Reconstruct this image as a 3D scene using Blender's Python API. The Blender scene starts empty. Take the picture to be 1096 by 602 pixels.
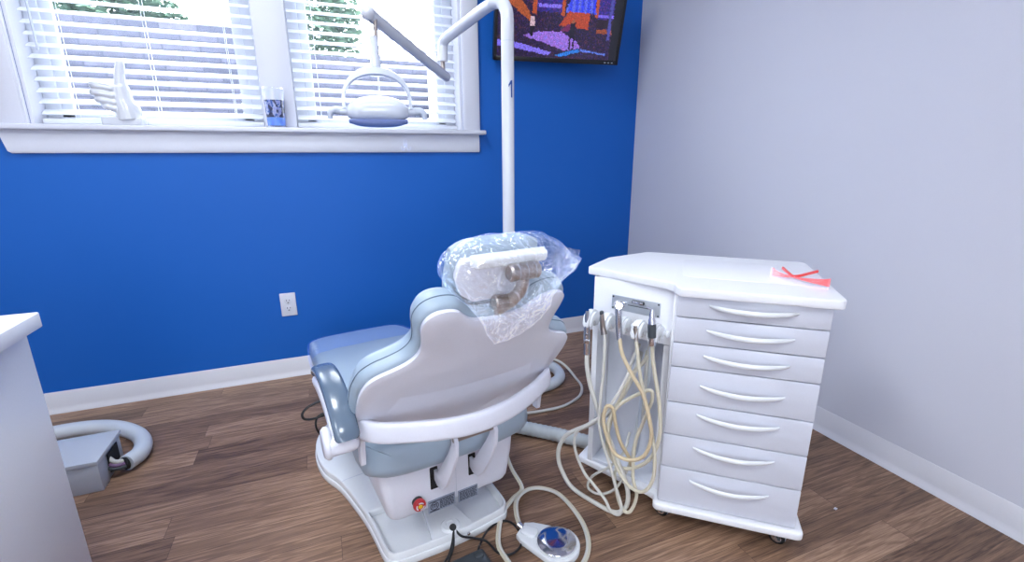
import bpy, bmesh, math, random
from mathutils import Vector, Matrix, noise
random.seed(7)
PI = math.pi
SC = bpy.context.scene
COL = SC.collection

# ------------------------------------------------------------------ materials
def srgb(r, g, b):
    f = lambda c: (c/255/12.92) if c/255 <= .04045 else ((c/255+.055)/1.055)**2.4
    return (f(r), f(g), f(b), 1)

def mat(name, col, rough=.5, metal=0., spec=.5, bump=0., bscale=200., coat=0., trans=0., sheen=0.):
    m = bpy.data.materials.new(name); m.use_nodes = True
    n = m.node_tree; b = n.nodes['Principled BSDF']
    b.inputs['Base Color'].default_value = srgb(*col)
    b.inputs['Roughness'].default_value = rough
    b.inputs['Metallic'].default_value = metal
    b.inputs['Specular IOR Level'].default_value = spec
    b.inputs['Coat Weight'].default_value = coat
    b.inputs['Transmission Weight'].default_value = trans
    # every material is procedural: a very faint noise in the colour, and a bump where asked
    tc = n.nodes.new('ShaderNodeTexCoord')
    nz = n.nodes.new('ShaderNodeTexNoise'); nz.inputs['Scale'].default_value = bscale
    n.links.new(tc.outputs['Object'], nz.inputs['Vector'])
    mx = n.nodes.new('ShaderNodeMixRGB'); mx.blend_type = 'MULTIPLY'; mx.inputs[0].default_value = .05
    mx.inputs[1].default_value = srgb(*col)
    n.links.new(nz.outputs['Fac'], mx.inputs[2]); n.links.new(mx.outputs[0], b.inputs['Base Color'])
    if bump:
        bp = n.nodes.new('ShaderNodeBump'); bp.inputs['Strength'].default_value = bump
        bp.inputs['Distance'].default_value = .002
        n.links.new(nz.outputs['Fac'], bp.inputs['Height']); n.links.new(bp.outputs[0], b.inputs['Normal'])
    return m

def film_mat(name, tint, gloss=.25, crinkle=.6, scale=30., milky=.06, rg=.17):
    m = bpy.data.materials.new(name); m.use_nodes = True
    n = m.node_tree; n.nodes.clear()
    out = n.nodes.new('ShaderNodeOutputMaterial')
    tr = n.nodes.new('ShaderNodeBsdfTransparent'); tr.inputs[0].default_value = tint
    gl = n.nodes.new('ShaderNodeBsdfGlossy'); gl.inputs['Roughness'].default_value = rg
    df = n.nodes.new('ShaderNodeBsdfDiffuse'); df.inputs[0].default_value = (.85, .88, .95, 1)
    tc = n.nodes.new('ShaderNodeTexCoord')
    vo = n.nodes.new('ShaderNodeTexNoise'); vo.inputs['Scale'].default_value = scale
    vo.inputs['Detail'].default_value = 1.5; vo.inputs['Distortion'].default_value = 2.5
    n.links.new(tc.outputs['Object'], vo.inputs['Vector'])
    bp = n.nodes.new('ShaderNodeBump'); bp.inputs['Strength'].default_value = crinkle; bp.inputs['Distance'].default_value = .02
    n.links.new(vo.outputs['Fac'], bp.inputs['Height']); n.links.new(bp.outputs[0], gl.inputs['Normal'])
    fr = n.nodes.new('ShaderNodeLayerWeight'); fr.inputs[0].default_value = .35
    n.links.new(bp.outputs[0], fr.inputs['Normal'])
    ma = n.nodes.new('ShaderNodeMath'); ma.operation = 'MULTIPLY_ADD'
    ma.inputs[1].default_value = gloss; ma.inputs[2].default_value = .03
    n.links.new(fr.outputs['Facing'], ma.inputs[0])
    m1 = n.nodes.new('ShaderNodeMixShader'); m1.inputs[0].default_value = milky
    n.links.new(tr.outputs[0], m1.inputs[1]); n.links.new(df.outputs[0], m1.inputs[2])
    cc = n.nodes.new('ShaderNodeCombineColor')
    for k in range(3): n.links.new(ma.outputs[0], cc.inputs[k])
    n.links.new(cc.outputs[0], gl.inputs['Color'])
    m2 = n.nodes.new('ShaderNodeAddShader')
    n.links.new(m1.outputs[0], m2.inputs[0]); n.links.new(gl.outputs[0], m2.inputs[1])
    n.links.new(m2.outputs[0], out.inputs[0])
    return m

def emit_mat(name, col, strength):
    m = bpy.data.materials.new(name); m.use_nodes = True
    n = m.node_tree; n.nodes.clear()
    out = n.nodes.new('ShaderNodeOutputMaterial'); e = n.nodes.new('ShaderNodeEmission')
    e.inputs[0].default_value = col; e.inputs[1].default_value = strength
    n.links.new(e.outputs[0], out.inputs[0]); return m

def vcol_mat(name, rough=.4, emission=0.):
    m = bpy.data.materials.new(name); m.use_nodes = True
    n = m.node_tree; b = n.nodes['Principled BSDF']
    a = n.nodes.new('ShaderNodeVertexColor'); a.layer_name = 'paint'
    b.inputs['Roughness'].default_value = rough
    if emission:
        b.inputs['Base Color'].default_value = (.005, .005, .008, 1)
        n.links.new(a.outputs[0], b.inputs['Emission Color']); b.inputs['Emission Strength'].default_value = emission
    else:
        n.links.new(a.outputs[0], b.inputs['Base Color'])
    return m

def floor_mat():
    m = bpy.data.materials.new('wood_plank_vinyl'); m.use_nodes = True
    n = m.node_tree; b = n.nodes['Principled BSDF']; L = n.links.new
    tc = n.nodes.new('ShaderNodeTexCoord')
    br = n.nodes.new('ShaderNodeTexBrick'); br.offset = .37; br.offset_frequency = 2; br.squash = 1.25; br.squash_frequency = 3
    br.inputs['Scale'].default_value = 1; br.inputs['Brick Width'].default_value = .78; br.inputs['Row Height'].default_value = .094
    br.inputs['Mortar Size'].default_value = .0006; br.inputs['Mortar Smooth'].default_value = .3; br.inputs['Bias'].default_value = 0
    br.inputs['Color1'].default_value = (0, 0, 0, 1); br.inputs['Color2'].default_value = (1, 1, 1, 1); br.inputs['Mortar'].default_value = (.5, .5, .5, 1)
    L(tc.outputs['Object'], br.inputs['Vector'])
    # per plank offset of the grain
    sh = n.nodes.new('ShaderNodeVectorMath'); sh.operation = 'MULTIPLY'; sh.inputs[1].default_value = (.75, 8.5, 1)
    L(tc.outputs['Object'], sh.inputs[0])
    off = n.nodes.new('ShaderNodeVectorMath'); off.operation = 'MULTIPLY_ADD'
    L(br.outputs['Color'], off.inputs[0]); off.inputs[1].default_value = (17, 0, 31); L(sh.outputs[0], off.inputs[2])
    g1 = n.nodes.new('ShaderNodeTexNoise'); g1.inputs['Scale'].default_value = 3.2; g1.inputs['Detail'].default_value = 5; g1.inputs['Distortion'].default_value = .7
    L(off.outputs[0], g1.inputs['Vector'])
    # cathedral rings: sine of noise
    mu = n.nodes.new('ShaderNodeMath'); mu.operation = 'MULTIPLY'; mu.inputs[1].default_value = 34; L(g1.outputs['Fac'], mu.inputs[0])
    sn = n.nodes.new('ShaderNodeMath'); sn.operation = 'SINE'; L(mu.outputs[0], sn.inputs[0])
    g2 = n.nodes.new('ShaderNodeTexNoise'); g2.inputs['Scale'].default_value = 9; g2.inputs['Detail'].default_value = 8; g2.inputs['Roughness'].default_value = .7
    s2 = n.nodes.new('ShaderNodeVectorMath'); s2.operation = 'MULTIPLY'; s2.inputs[1].default_value = (1, 3.5, 1)
    L(off.outputs[0], s2.inputs[0]); L(s2.outputs[0], g2.inputs['Vector'])
    a1 = n.nodes.new('ShaderNodeMath'); a1.operation = 'MULTIPLY_ADD'; a1.inputs[1].default_value = .075; L(sn.outputs[0], a1.inputs[0])
    a1b = n.nodes.new('ShaderNodeMath'); a1b.operation = 'MULTIPLY_ADD'; a1b.inputs[1].default_value = .85; a1b.inputs[2].default_value = -.08
    L(g2.outputs['Fac'], a1b.inputs[0]); L(a1b.outputs[0], a1.inputs[2])
    a2 = n.nodes.new('ShaderNodeMath'); a2.operation = 'MULTIPLY_ADD'; a2.inputs[1].default_value = .21
    sep = n.nodes.new('ShaderNodeSeparateColor'); L(br.outputs['Color'], sep.inputs[0]); L(sep.outputs[0], a2.inputs[0]); L(a1.outputs[0], a2.inputs[2])
    rp = n.nodes.new('ShaderNodeValToRGB'); r = rp.color_ramp
    r.elements[0].position = .22; r.elements[0].color = srgb(82, 61, 49)
    r.elements[1].position = .78; r.elements[1].color = srgb(188, 154, 128)
    e = r.elements.new(.5); e.color = srgb(138, 108, 88)
    L(a2.outputs[0], rp.inputs[0])
    dk = n.nodes.new('ShaderNodeMixRGB'); dk.blend_type = 'MIX'; L(br.outputs['Fac'], dk.inputs[0]); L(rp.outputs[0], dk.inputs[1]); dk.inputs[2].default_value = srgb(52, 38, 34)
    L(dk.outputs[0], b.inputs['Base Color'])
    b.inputs['Roughness'].default_value = .42; b.inputs['Specular IOR Level'].default_value = .35
    bp = n.nodes.new('ShaderNodeBump'); bp.inputs['Strength'].default_value = .15; bp.inputs['Distance'].default_value = .002
    L(a1.outputs[0], bp.inputs['Height']); L(bp.outputs[0], b.inputs['Normal'])
    return m

def block_mat():
    m = bpy.data.materials.new('rough_block_wall'); m.use_nodes = True
    n = m.node_tree; b = n.nodes['Principled BSDF']; L = n.links.new
    tc = n.nodes.new('ShaderNodeTexCoord')
    mp = n.nodes.new('ShaderNodeMapping'); mp.inputs['Rotation'].default_value = (PI/2, 0, 0)
    L(tc.outputs['Object'], mp.inputs[0])
    br = n.nodes.new('ShaderNodeTexBrick'); br.inputs['Scale'].default_value = 1
    br.inputs['Brick Width'].default_value = .30; br.inputs['Row Height'].default_value = .085; br.inputs['Mortar Size'].default_value = .012; br.inputs['Mortar Smooth'].default_value = 1
    br.inputs['Color1'].default_value = srgb(84, 84, 98); br.inputs['Color2'].default_value = srgb(62, 65, 80); br.inputs['Mortar'].default_value = srgb(46, 50, 64)
    L(mp.outputs[0], br.inputs['Vector'])
    nz = n.nodes.new('ShaderNodeTexNoise'); nz.inputs['Scale'].default_value = 14; nz.inputs['Detail'].default_value = 6
    L(tc.outputs['Object'], nz.inputs['Vector'])
    mx = n.nodes.new('ShaderNodeMixRGB'); mx.blend_type = 'OVERLAY'; mx.inputs[0].default_value = .55
    L(br.outputs['Color'], mx.inputs[1]); L(nz.outputs['Fac'], mx.inputs[2]); L(mx.outputs[0], b.inputs['Base Color'])
    b.inputs['Roughness'].default_value = .9
    return m

M = {}
M['blue'] = mat('blue_wall_paint', (18, 93, 182), .5, bump=.08, bscale=350, spec=.3)
M['grey'] = mat('pale_lavender_wall_paint', (203, 204, 216), .55, bump=.08, bscale=350, spec=.3)
M['ceil'] = mat('ceiling_paint', (235, 236, 240), .8)
M['trim'] = mat('white_trim_paint', (212, 214, 226), .35)
M['base'] = mat('white_cove_base', (214, 214, 222), .4)
M['vinyl_frame'] = mat('white_window_vinyl', (236, 240, 248), .3)
M['floor'] = floor_mat()
M['white'] = mat('white_laminate', (238, 239, 245), .32)
M['white2'] = mat('white_satin_drawer', (210, 213, 226), .3, coat=.15)
M['niche'] = mat('white_niche_laminate', (222, 226, 238), .4)
M['shell'] = mat('glossy_white_plastic', (225, 227, 240), .28, spec=.4, coat=.15)
M['plast'] = mat('white_moulded_plastic', (228, 231, 236), .25, coat=.2)
M['cush'] = mat('pale_blue_grey_vinyl', (160, 177, 194), .33, bump=.05, bscale=500)
M['pad'] = mat('slate_blue_vinyl', (92, 107, 126), .22, coat=.3)
M['seam'] = mat('dark_seam', (96, 112, 130), .6)
M['enamel'] = mat('white_enamel_tube', (214, 217, 226), .15, coat=.5)
M['lamp_white'] = mat('white_lamp_plastic', (206, 212, 226), .2, coat=.4)
M['lamp_lens'] = mat('blue_tinted_lens', (130, 146, 200), .08, coat=.5)
M['grip'] = mat('grey_grip_plastic', (186, 194, 210), .3)
M['chrome'] = mat('polished_steel', (214, 214, 222), .12, metal=1)
M['brushed'] = mat('brushed_nickel', (176, 166, 160), .28, metal=1)
M['alu'] = mat('brushed_aluminium_plate', (196, 202, 210), .4, metal=.7)
M['black'] = mat('black_rubber', (22, 23, 28), .45)
M['slot'] = mat('dark_slot', (16, 16, 20), .7)
M['dark'] = mat('dark_grey_plastic', (62, 68, 74), .5)
M['boxgrey'] = mat('grey_powder_coat', (192, 197, 206), .4, bump=.05)
M['hose_grey'] = mat('light_grey_hose', (200, 206, 214), .4)
M['hose_corr'] = mat('grey_corrugated_hose', (180, 187, 192), .5)
M['hose_white'] = mat('off_white_silicone_hose', (214, 212, 206), .35)
M['hose_cream'] = mat('cream_silicone_hose', (212, 205, 186), .35)
M['hose_tan'] = mat('aged_tan_silicone_hose', (206, 188, 156), .35)
M['red'] = mat('red_plastic', (176, 26, 40), .3, coat=.3)
M['yellow'] = mat('yellow_dot', (226, 186, 40), .4)
M['spec_red'] = mat('bright_red_plastic', (250, 52, 44), .3, coat=.3)
M['ceramic'] = mat('white_glazed_ceramic', (204, 207, 216), .14, coat=.6)
M['label'] = mat('silver_grey_label', (140, 148, 166), .5)
M['print'] = mat('black_label_print', (46, 50, 64), .6)
M['printblue'] = mat('blue_number_print', (22, 74, 150), .5)
M['green'] = mat('green_plug', (20, 140, 90), .4)
M['purple'] = mat('purple_cable', (120, 92, 128), .45)
M['leaf'] = mat('garden_leaf', (104, 134, 112), .7, bscale=8)
M['bark'] = mat('bark', (90, 80, 72), .9)
M['block'] = block_mat()
M['ground'] = mat('outdoor_gravel', (150, 148, 145), .95, bump=.4, bscale=30)
M['fence'] = mat('white_render', (238, 240, 245), .7)
M['tvblack'] = mat('black_tv_bezel', (14, 14, 20), .3)
M['led'] = emit_mat('led_panel_diffuser', (.90, .96, 1, 1), 26)
M['film_clear'] = film_mat('clear_crumpled_film', (.94, .95, .96, 1), .55, 1.0, 20, .03, .09)
M['film_blue'] = film_mat('clear_foot_film', (.76, .81, .92, 1), .34, .25, 9, .03)
M['clear'] = film_mat('clear_plastic', (.96, .97, 1, 1), .5, 0, 1, .05)
M['pane'] = film_mat('window_glass', (.97, .985, 1, 1), .06, 0, 1, 0, 0.)
M['screen'] = vcol_mat('lit_screen', .1, 1.1)
M['printed'] = vcol_mat('printed_glass', .25)
# blind slats are slightly translucent
def slat_mat():
    m = mat('white_blind_slat', (244, 246, 252), .4)
    n = m.node_tree; b = n.nodes['Principled BSDF']; out = n.nodes['Material Output']
    t = n.nodes.new('ShaderNodeBsdfTranslucent'); t.inputs[0].default_value = (.92, .95, 1, 1)
    mx = n.nodes.new('ShaderNodeMixShader'); mx.inputs[0].default_value = .4
    n.links.new(b.outputs[0], mx.inputs[1]); n.links.new(t.outputs[0], mx.inputs[2]); n.links.new(mx.outputs[0], out.inputs[0])
    return m
M['slat'] = slat_mat()

# ------------------------------------------------------------------ object helpers
def link(name, bm, m, parent=None, sharp=38, kind=None):
    me = bpy.data.meshes.new(name)
    bmesh.ops.recalc_face_normals(bm, faces=bm.faces)
    for f in bm.faces: f.smooth = True
    for e in bm.edges:
        if len(e.link_faces) == 2 and e.calc_face_angle(0) > math.radians(sharp): e.smooth = False
    bm.to_mesh(me); bm.free()
    me.materials.append(M[m] if isinstance(m, str) else m)
    o = bpy.data.objects.new(name, me); COL.objects.link(o)
    if parent: o.parent = parent
    if kind: o['kind'] = kind
    return o

def empty(name, loc=(0, 0, 0), rz=0., label=None, cat=None, group=None):
    o = bpy.data.objects.new(name, None); COL.objects.link(o)
    o.location = loc; o.rotation_euler = (0, 0, rz); o.empty_display_size = .05
    return tag(o, label, cat, group)

def tag(o, label=None, cat=None, group=None, kind=None):
    if label: o['label'] = label
    if cat: o['category'] = cat
    if group: o['group'] = group
    if kind: o['kind'] = kind
    return o

def copy_tree(o, parent=None):
    c = o.copy(); COL.objects.link(c)
    if parent: c.parent = parent
    for ch in list(o.children): copy_tree(ch, c)
    return c

def BM(): return bmesh.new()

def box(bm, x0, x1, y0, y1, z0, z1, bev=0., mtx=None, seg=2):
    b2 = bmesh.new()
    bmesh.ops.create_cube(b2, size=1)
    for v in b2.verts:
        v.co = Vector(((x0+x1)/2+v.co.x*(x1-x0), (y0+y1)/2+v.co.y*(y1-y0), (z0+z1)/2+v.co.z*(z1-z0)))
    if bev:
        bmesh.ops.bevel(b2, geom=list(b2.edges), offset=bev, segments=seg, profile=.5, affect='EDGES')
    if mtx is not None: bmesh.ops.transform(b2, matrix=mtx, verts=b2.verts)
    merge(bm, b2); return bm

def merge(bm, b2):
    t = bpy.data.meshes.new('tmp'); b2.to_mesh(t); b2.free(); bm.from_mesh(t); bpy.data.meshes.remove(t)

def prism(bm, poly, z0, z1, bev=0., mtx=None, seg=2):
    """extrude a 2D outline from z0 to z1, top and bottom rims rounded"""
    b2 = bmesh.new()
    vs = [b2.verts.new((p[0], p[1], z0)) for p in poly]
    f = b2.faces.new(vs)
    r = bmesh.ops.extrude_face_region(b2, geom=[f])
    top = [v for v in r['geom'] if isinstance(v, bmesh.types.BMVert)]
    for v in top: v.co.z = z1
    bmesh.ops.recalc_face_normals(b2, faces=b2.faces)
    if bev:
        ed = [e for e in b2.edges if abs(e.verts[0].co.z-e.verts[1].co.z) < 1e-7]
        bmesh.ops.bevel(b2, geom=ed, offset=bev, segments=seg, profile=.5, affect='EDGES')
    if mtx is not None: bmesh.ops.transform(b2, matrix=mtx, verts=b2.verts)
    merge(bm, b2); return bm

def fillet(poly, r, seg=5):
    """round every corner of a 2D outline; r may be a list"""
    out = []; n = len(poly)
    for i in range(n):
        rr = r[i] if isinstance(r, (list, tuple)) else r
        p = Vector(poly[i]); a = Vector(poly[i-1]); b = Vector(poly[(i+1) % n])
        if rr <= 0: out.append(tuple(p)); continue
        da = (a-p); db = (b-p)
        ang = da.angle(db)
        t = min(rr/math.tan(ang/2), da.length*.48, db.length*.48)
        s = p+da.normalized()*t; e = p+db.normalized()*t
        for k in range(seg+1):
            u = k/seg
            out.append(tuple(s*(1-u)**2+p*2*u*(1-u)+e*u*u))
    return out

def catmull(pts, n=8, closed=False):
    P = [Vector(p) for p in pts]; out = []; N = len(P)
    rng = range(N) if closed else range(N-1)
    for i in rng:
        if closed: a, b, c, d = P[i-1], P[i], P[(i+1) % N], P[(i+2) % N]
        else:
            b, c = P[i], P[i+1]
            a = P[i-1] if i > 0 else b*2-c
            d = P[i+2] if i+2 < N else c*2-b
        for k in range(n):
            t = k/n
            out.append(.5*((2*b)+(c-a)*t+(2*a-5*b+4*c-d)*t*t+(3*b-a-3*c+d)*t**3))
    if not closed: out.append(P[-1])
    return out

def tube(bm, pts, r, seg=10, smooth=6, cap=True, closed=False, rfun=None, sq=None):
    """sweep a circle (or ellipse with sq=(a,b)) along points"""
    P = catmull(pts, smooth, closed) if smooth else [Vector(p) for p in pts]
    N = len(P); rings = []
    def tan(i):
        if closed: return (P[(i+1) % N]-P[i-1]).normalized()
        return (P[min(i+1, N-1)]-P[max(i-1, 0)]).normalized()
    t0 = tan(0); up = Vector((0, 0, 1)) if abs(t0.z) < .9 else Vector((0, 1, 0))
    nrm = (up-t0*up.dot(t0)).normalized()
    for i in range(N):
        t = tan(i); nrm = (nrm-t*nrm.dot(t))
        nrm = nrm.normalized() if nrm.length > 1e-6 else t.orthogonal().normalized()
        bi = t.cross(nrm)
        rr = rfun(i/(N-1)) if rfun else (r[min(int(i*len(r)/N), len(r)-1)] if isinstance(r, list) else r)
        ax, bx = (sq if sq else (1, 1))
        rings.append([bm.verts.new(P[i]+nrm*math.cos(2*PI*k/seg)*rr*ax+bi*math.sin(2*PI*k/seg)*rr*bx) for k in range(seg)])
    for i in range(N if closed else N-1):
        a, b = rings[i], rings[(i+1) % N]
        for k in range(seg): bm.faces.new((a[k], a[(k+1) % seg], b[(k+1) % seg], b[k]))
    if cap and not closed:
        bm.faces.new(rings[0][::-1]); bm.faces.new(rings[-1])
    return bm

def loft(bm, rings, cap=True, closed=False):
    R = [[bm.verts.new(p) for p in r] for r in rings]; n = len(R[0])
    for i in range(len(R) if closed else len(R)-1):
        a, b = R[i], R[(i+1) % len(R)]
        for k in range(n): bm.faces.new((a[k], a[(k+1) % n], b[(k+1) % n], b[k]))
    if cap and not closed:
        bm.faces.new(R[0][::-1]); bm.faces.new(R[-1])
    return bm

def lathe(bm, prof, seg=28, mtx=None):
    """prof: list of (r, z) from bottom to top, revolved around Z"""
    b2 = bmesh.new(); rings = []
    for r, z in prof:
        rings.append([b2.verts.new((r*math.cos(2*PI*k/seg), r*math.sin(2*PI*k/seg), z)) for k in range(seg)])
    for a, b in zip(rings, rings[1:]):
        for k in range(seg): b2.faces.new((a[k], a[(k+1) % seg], b[(k+1) % seg], b[k]))
    b2.faces.new(rings[0][::-1]); b2.faces.new(rings[-1])
    if mtx is not None: bmesh.ops.transform(b2, matrix=mtx, verts=b2.verts)
    merge(bm, b2); return bm

def align(p, d):
    """matrix taking local Z to direction d at p"""
    return Matrix.Translation(Vector(p)) @ Vector(d).to_track_quat('Z', 'Y').to_matrix().to_4x4()

def rod(bm, a, b, r, seg=16, bev=.0):
    a = Vector(a); b = Vector(b); L = (b-a).length
    bb = min(bev, r*.9)
    prof = [(r-bb, 0), (r, bb), (r, L-bb), (r-bb, L)] if bb else [(r, 0), (r, L)]
    return lathe(bm, prof, seg, align(a, b-a))

def sect(cx, cz, hw, hz, e=3.2, n=28):
    """super-ellipse cross-section in XZ"""
    o = []
    for k in range(n):
        t = 2*PI*k/n; c, s = math.cos(t), math.sin(t)
        o.append((cx+hw*abs(c)**(2/e)*(1 if c >= 0 else -1), cz+hz*abs(s)**(2/e)*(1 if s >= 0 else -1)))
    return o

def paint_grid(name, W, H, w, h, fn, m, parent, bend=None, close=False):
    """a grid whose faces carry colours from fn(u, v)"""
    bm = bmesh.new(); lay = bm.loops.layers.float_color.new('paint')
    V = [[bm.verts.new(bend(i/W, j/H) if bend else (w*i/W, 0, h*j/H)) for j in range(H+1)] for i in range(W+1)]
    for i in range(W):
        for j in range(H):
            f = bm.faces.new((V[i][j], V[i+1][j], V[i+1][j+1], V[i][j+1]))
            c = srgb(*fn((i+.5)/W, (j+.5)/H))
            for l in f.loops: l[lay] = c
    return link(name, bm, m, parent)

# ------------------------------------------------------------------ room
WX0, WX1, WZ0, WZ1 = -2.824, -1.078, 1.211, 2.25      # window opening
XL, YB, H = -4.3, -4.8, 2.7                      # left wall, rear wall, ceiling height
def struct(name, bm, m, parent=None, **k):
    o = link(name, bm, m, parent, **k)
    if not parent: o['kind'] = 'structure'
    return o

bm = BM(); box(bm, XL-.15, .15, YB-.15, .0, -.1, 0); struct('floor', bm, 'floor')
bm = BM(); box(bm, XL-.15, .15, YB-.15, .15, H, H+.1); struct('ceiling', bm, 'ceil')
bm = BM()
box(bm, XL-.15, WX0, 0, .15, -.1, H); box(bm, WX1, .15, 0, .15, -.1, H)
box(bm, WX0, WX1, 0, .15, -.1, WZ0); box(bm, WX0, WX1, 0, .15, WZ1, H)
struct('wall_back', bm, 'blue')
bm = BM(); box(bm, 0, .15, YB-.15, 0, -.1, H); struct('wall_right', bm, 'grey')
bm = BM(); box(bm, XL-.15, XL, YB-.15, 0, -.1, H); struct('wall_left', bm, 'grey')
DX0, DX1, DZ1 = -2.75, -1.85, 2.05                # unseen glazed door, added behind the camera to let in fill daylight
bm = BM(); box(bm, XL, DX0, YB-.15, YB, -.1, H); box(bm, DX1, 0, YB-.15, YB, -.1, H); box(bm, DX0, DX1, YB-.15, YB, DZ1, H); box(bm, DX0, DX1, YB-.15, YB, -.1, 0)
struct('wall_front', bm, 'grey')
dr = empty('fill_door_1'); dr['kind'] = 'structure'
for a, b in ((DX0, DX1),):
    bm = BM()
    box(bm, a, a+.07, YB-.09, YB-.05, 0, DZ1, .004); box(bm, b-.07, b, YB-.09, YB-.05, 0, DZ1, .004)
    box(bm, a+.07, b-.07, YB-.09, YB-.05, 0, .42, .004); box(bm, a+.07, b-.07, YB-.09, YB-.05, DZ1-.08, DZ1, .004)
    lf = struct('fill_door_leaf', bm, 'trim', dr)
    bm = BM(); box(bm, a+.065, b-.065, YB-.072, YB-.068, .415, DZ1-.075); struct('pane', bm, 'pane', lf)
    hx = b-.035 if a == DX0 else a+.035
    bm = BM(); rod(bm, (hx, YB-.05, 1.0), (hx, YB-.01, 1.0), .01, 14); rod(bm, (hx, YB-.012, 1.0), (hx+(-.1 if a == DX0 else .1), YB-.012, 1.0), .009, 14, .003); struct('fill_door_handle', bm, 'brushed', lf)

def cove(bm, L):
    # profile in (out, z): flat face, thin top edge, flared toe
    return [(0, 0), (.013, 0), (.0125, .004), (.008, .012), (.0045, .022), (.003, .03), (.003, .097), (.0015, .1), (0, .1)]
def baseboard(name, a, b, out):
    a = Vector(a); b = Vector(b); o = Vector(out); bm = BM()
    pr = cove(bm, 0)
    loft(bm, [[a+o*p[0]+Vector((0, 0, p[1])) for p in pr], [b+o*p[0]+Vector((0, 0, p[1])) for p in pr]])
    return struct(name, bm, 'base')
baseboard('baseboard_back', (XL, 0, 0), (0, 0, 0), (0, -1, 0))
baseboard('baseboard_right', (0, 0, 0), (0, YB, 0), (-1, 0, 0))

# window: casings, stool, apron, mullion, jambs, sashes, glass
win = empty('window_1'); win['kind'] = 'structure'
CW = .088
for nm, x0, x1 in (('casing', WX0-CW, WX0), ('casing', WX1, WX1+CW)):
    bm = BM(); box(bm, x0, x1, -.02, 0, WZ0+.015, WZ1+.09, .003); box(bm, x0+.006, x1-.006, -.024, -.018, WZ0+.015, WZ1+.08, .002)
    struct(nm, bm, 'trim', win)
bm = BM(); box(bm, WX0-CW, WX1+CW, -.02, 0, WZ1, WZ1+.09, .003); struct('head_casing', bm, 'trim', win)
bm = BM(); box(bm, WX0-CW-.03, WX1+CW+.025, -.05, .0, WZ0-.007, WZ0+.015, .006, seg=3)
box(bm, WX0+.001, WX1-.001, -.002, .13, WZ0-.0, WZ0+.015)
struct('stool', bm, 'trim', win)
bm = BM()
prof = [(0, 0), (.012, .0), (.018, .008), (.018, .070), (.013, .082), (.013, .088), (0, .088)]
xa, xb = WX0-CW-.01, WX1+CW-.005
zb = WZ0-.007-.088
loft(bm, [[(xa+(.022*(1-min(p[1]/.02, 1))), -p[0], zb+p[1]) for p in prof], [(xb, -p[0], zb+p[1]) for p in prof]])
struct('apron', bm, 'trim', win)
MX0, MX1 = -2.008, -1.872
bm = BM(); box(bm, MX0, MX1, .045, .125, WZ0+.015, WZ1, .003); struct('mullion', bm, 'trim', win)
for x0, x1 in ((WX0, WX0+.012), (WX1-.012, WX1)):
    bm = BM(); box(bm, x0, x1, .0, .15, WZ0+.015, WZ1); struct('jamb', bm, 'trim', win)
for x0, x1 in ((WX0+.012, MX0), (MX1, WX1-.012)):
    # vinyl frame and two sashes
    bm = BM()
    for a, b, c, d in ((x0, x0+.05, WZ0+.015, WZ1), (x1-.05, x1, WZ0+.015, WZ1), (x0, x1, WZ0+.015, WZ0+.05), (x0, x1, WZ1-.05, WZ1)):
        box(bm, a, b, .11, .15, c, d, .004)
    fr = struct('window_frame', bm, 'vinyl_frame', win)
    bm = BM(); zm = 2.02
    for a, b, c, d in ((x0+.05, x0+.09, WZ0+.05, zm), (x1-.09, x1-.05, WZ0+.05, zm), (x0+.05, x1-.05, WZ0+.05, WZ0+.075), (x0+.05, x1-.05, zm-.03, zm)):
        box(bm, a, b, .12, .145, c, d, .003)
    box(bm, x0+.05, x0+.075, .13, .15, zm, WZ1-.05, .003); box(bm, x1-.075, x1-.05, .13, .15, zm, WZ1-.05, .003)
    struct('sash', bm, 'vinyl_frame', win)
    bm = BM(); box(bm, x0+.04, x1-.04, .136, .139, WZ0+.04, WZ1-.04); struct('pane', bm, 'pane', win)

# blinds
def blind(x0, x1, label, wand):
    t = empty('window_blind', ((x0+x1)/2, .075, WZ0+.015), 0, label, 'blinds', 'horizontal blinds in the window')
    w = (x1-x0)/2
    bm = BM(); tilt = math.radians(27)
    k = 0; z = .052
    while z < WZ1-WZ0-.08:
        prof = []
        for s in range(7):
            u = -1+2*s/6; c = (1-u*u)*.0025
            prof.append((u*.0245, c))
        up = [(y, c+.0011) for y, c in prof]; lo = [(y, c-.0011) for y, c in prof[::-1]]
        ring = []
        for y, c in up+lo:
            ring.append((y*math.cos(tilt)-c*math.sin(tilt), z+y*math.sin(tilt)+c*math.cos(tilt)))
        loft(bm, [[(-w+.004, y, zz) for y, zz in ring], [(w-.004, y, zz) for y, zz in ring]])
        z += .0415
    link('slats', bm, 'slat', t, sharp=60)
    bm = BM(); box(bm, -w+.002, w-.002, -.026, .026, .006, .026, .004); link('bottom_rail', bm, 'slat', t)
    bm = BM(); box(bm, -w+.002, w-.002, -.03, .028, WZ1-WZ0-.07, WZ1-WZ0-.017, .003); link('head_rail', bm, 'slat', t)
    for fx in (-.72, 0.12 if False else 0., .72):
        bm = BM()
        for yy in (-.0235, .0235):
            rod(bm, (fx*w, yy, .02), (fx*w, yy, WZ1-WZ0-.05), .0011, 6)
        link('ladder_cord', bm, 'slat', t)
    if wand:
        bm = BM(); tube(bm, [(-w+.05, -.045, .275), (-w+.05, -.045, .6), (-w+.05, -.035, WZ1-WZ0-.05)], .004, 8, 2)
        link('tilt_wand', bm, 'grip', t)
blind(WX0+.014, MX0-.002, 'white horizontal blind left of the window post, behind the thumbs-up figure', True)
blind(MX1+.002, WX1-.014, 'white horizontal blind right of the window post, behind the dental lamp', False)

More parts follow.
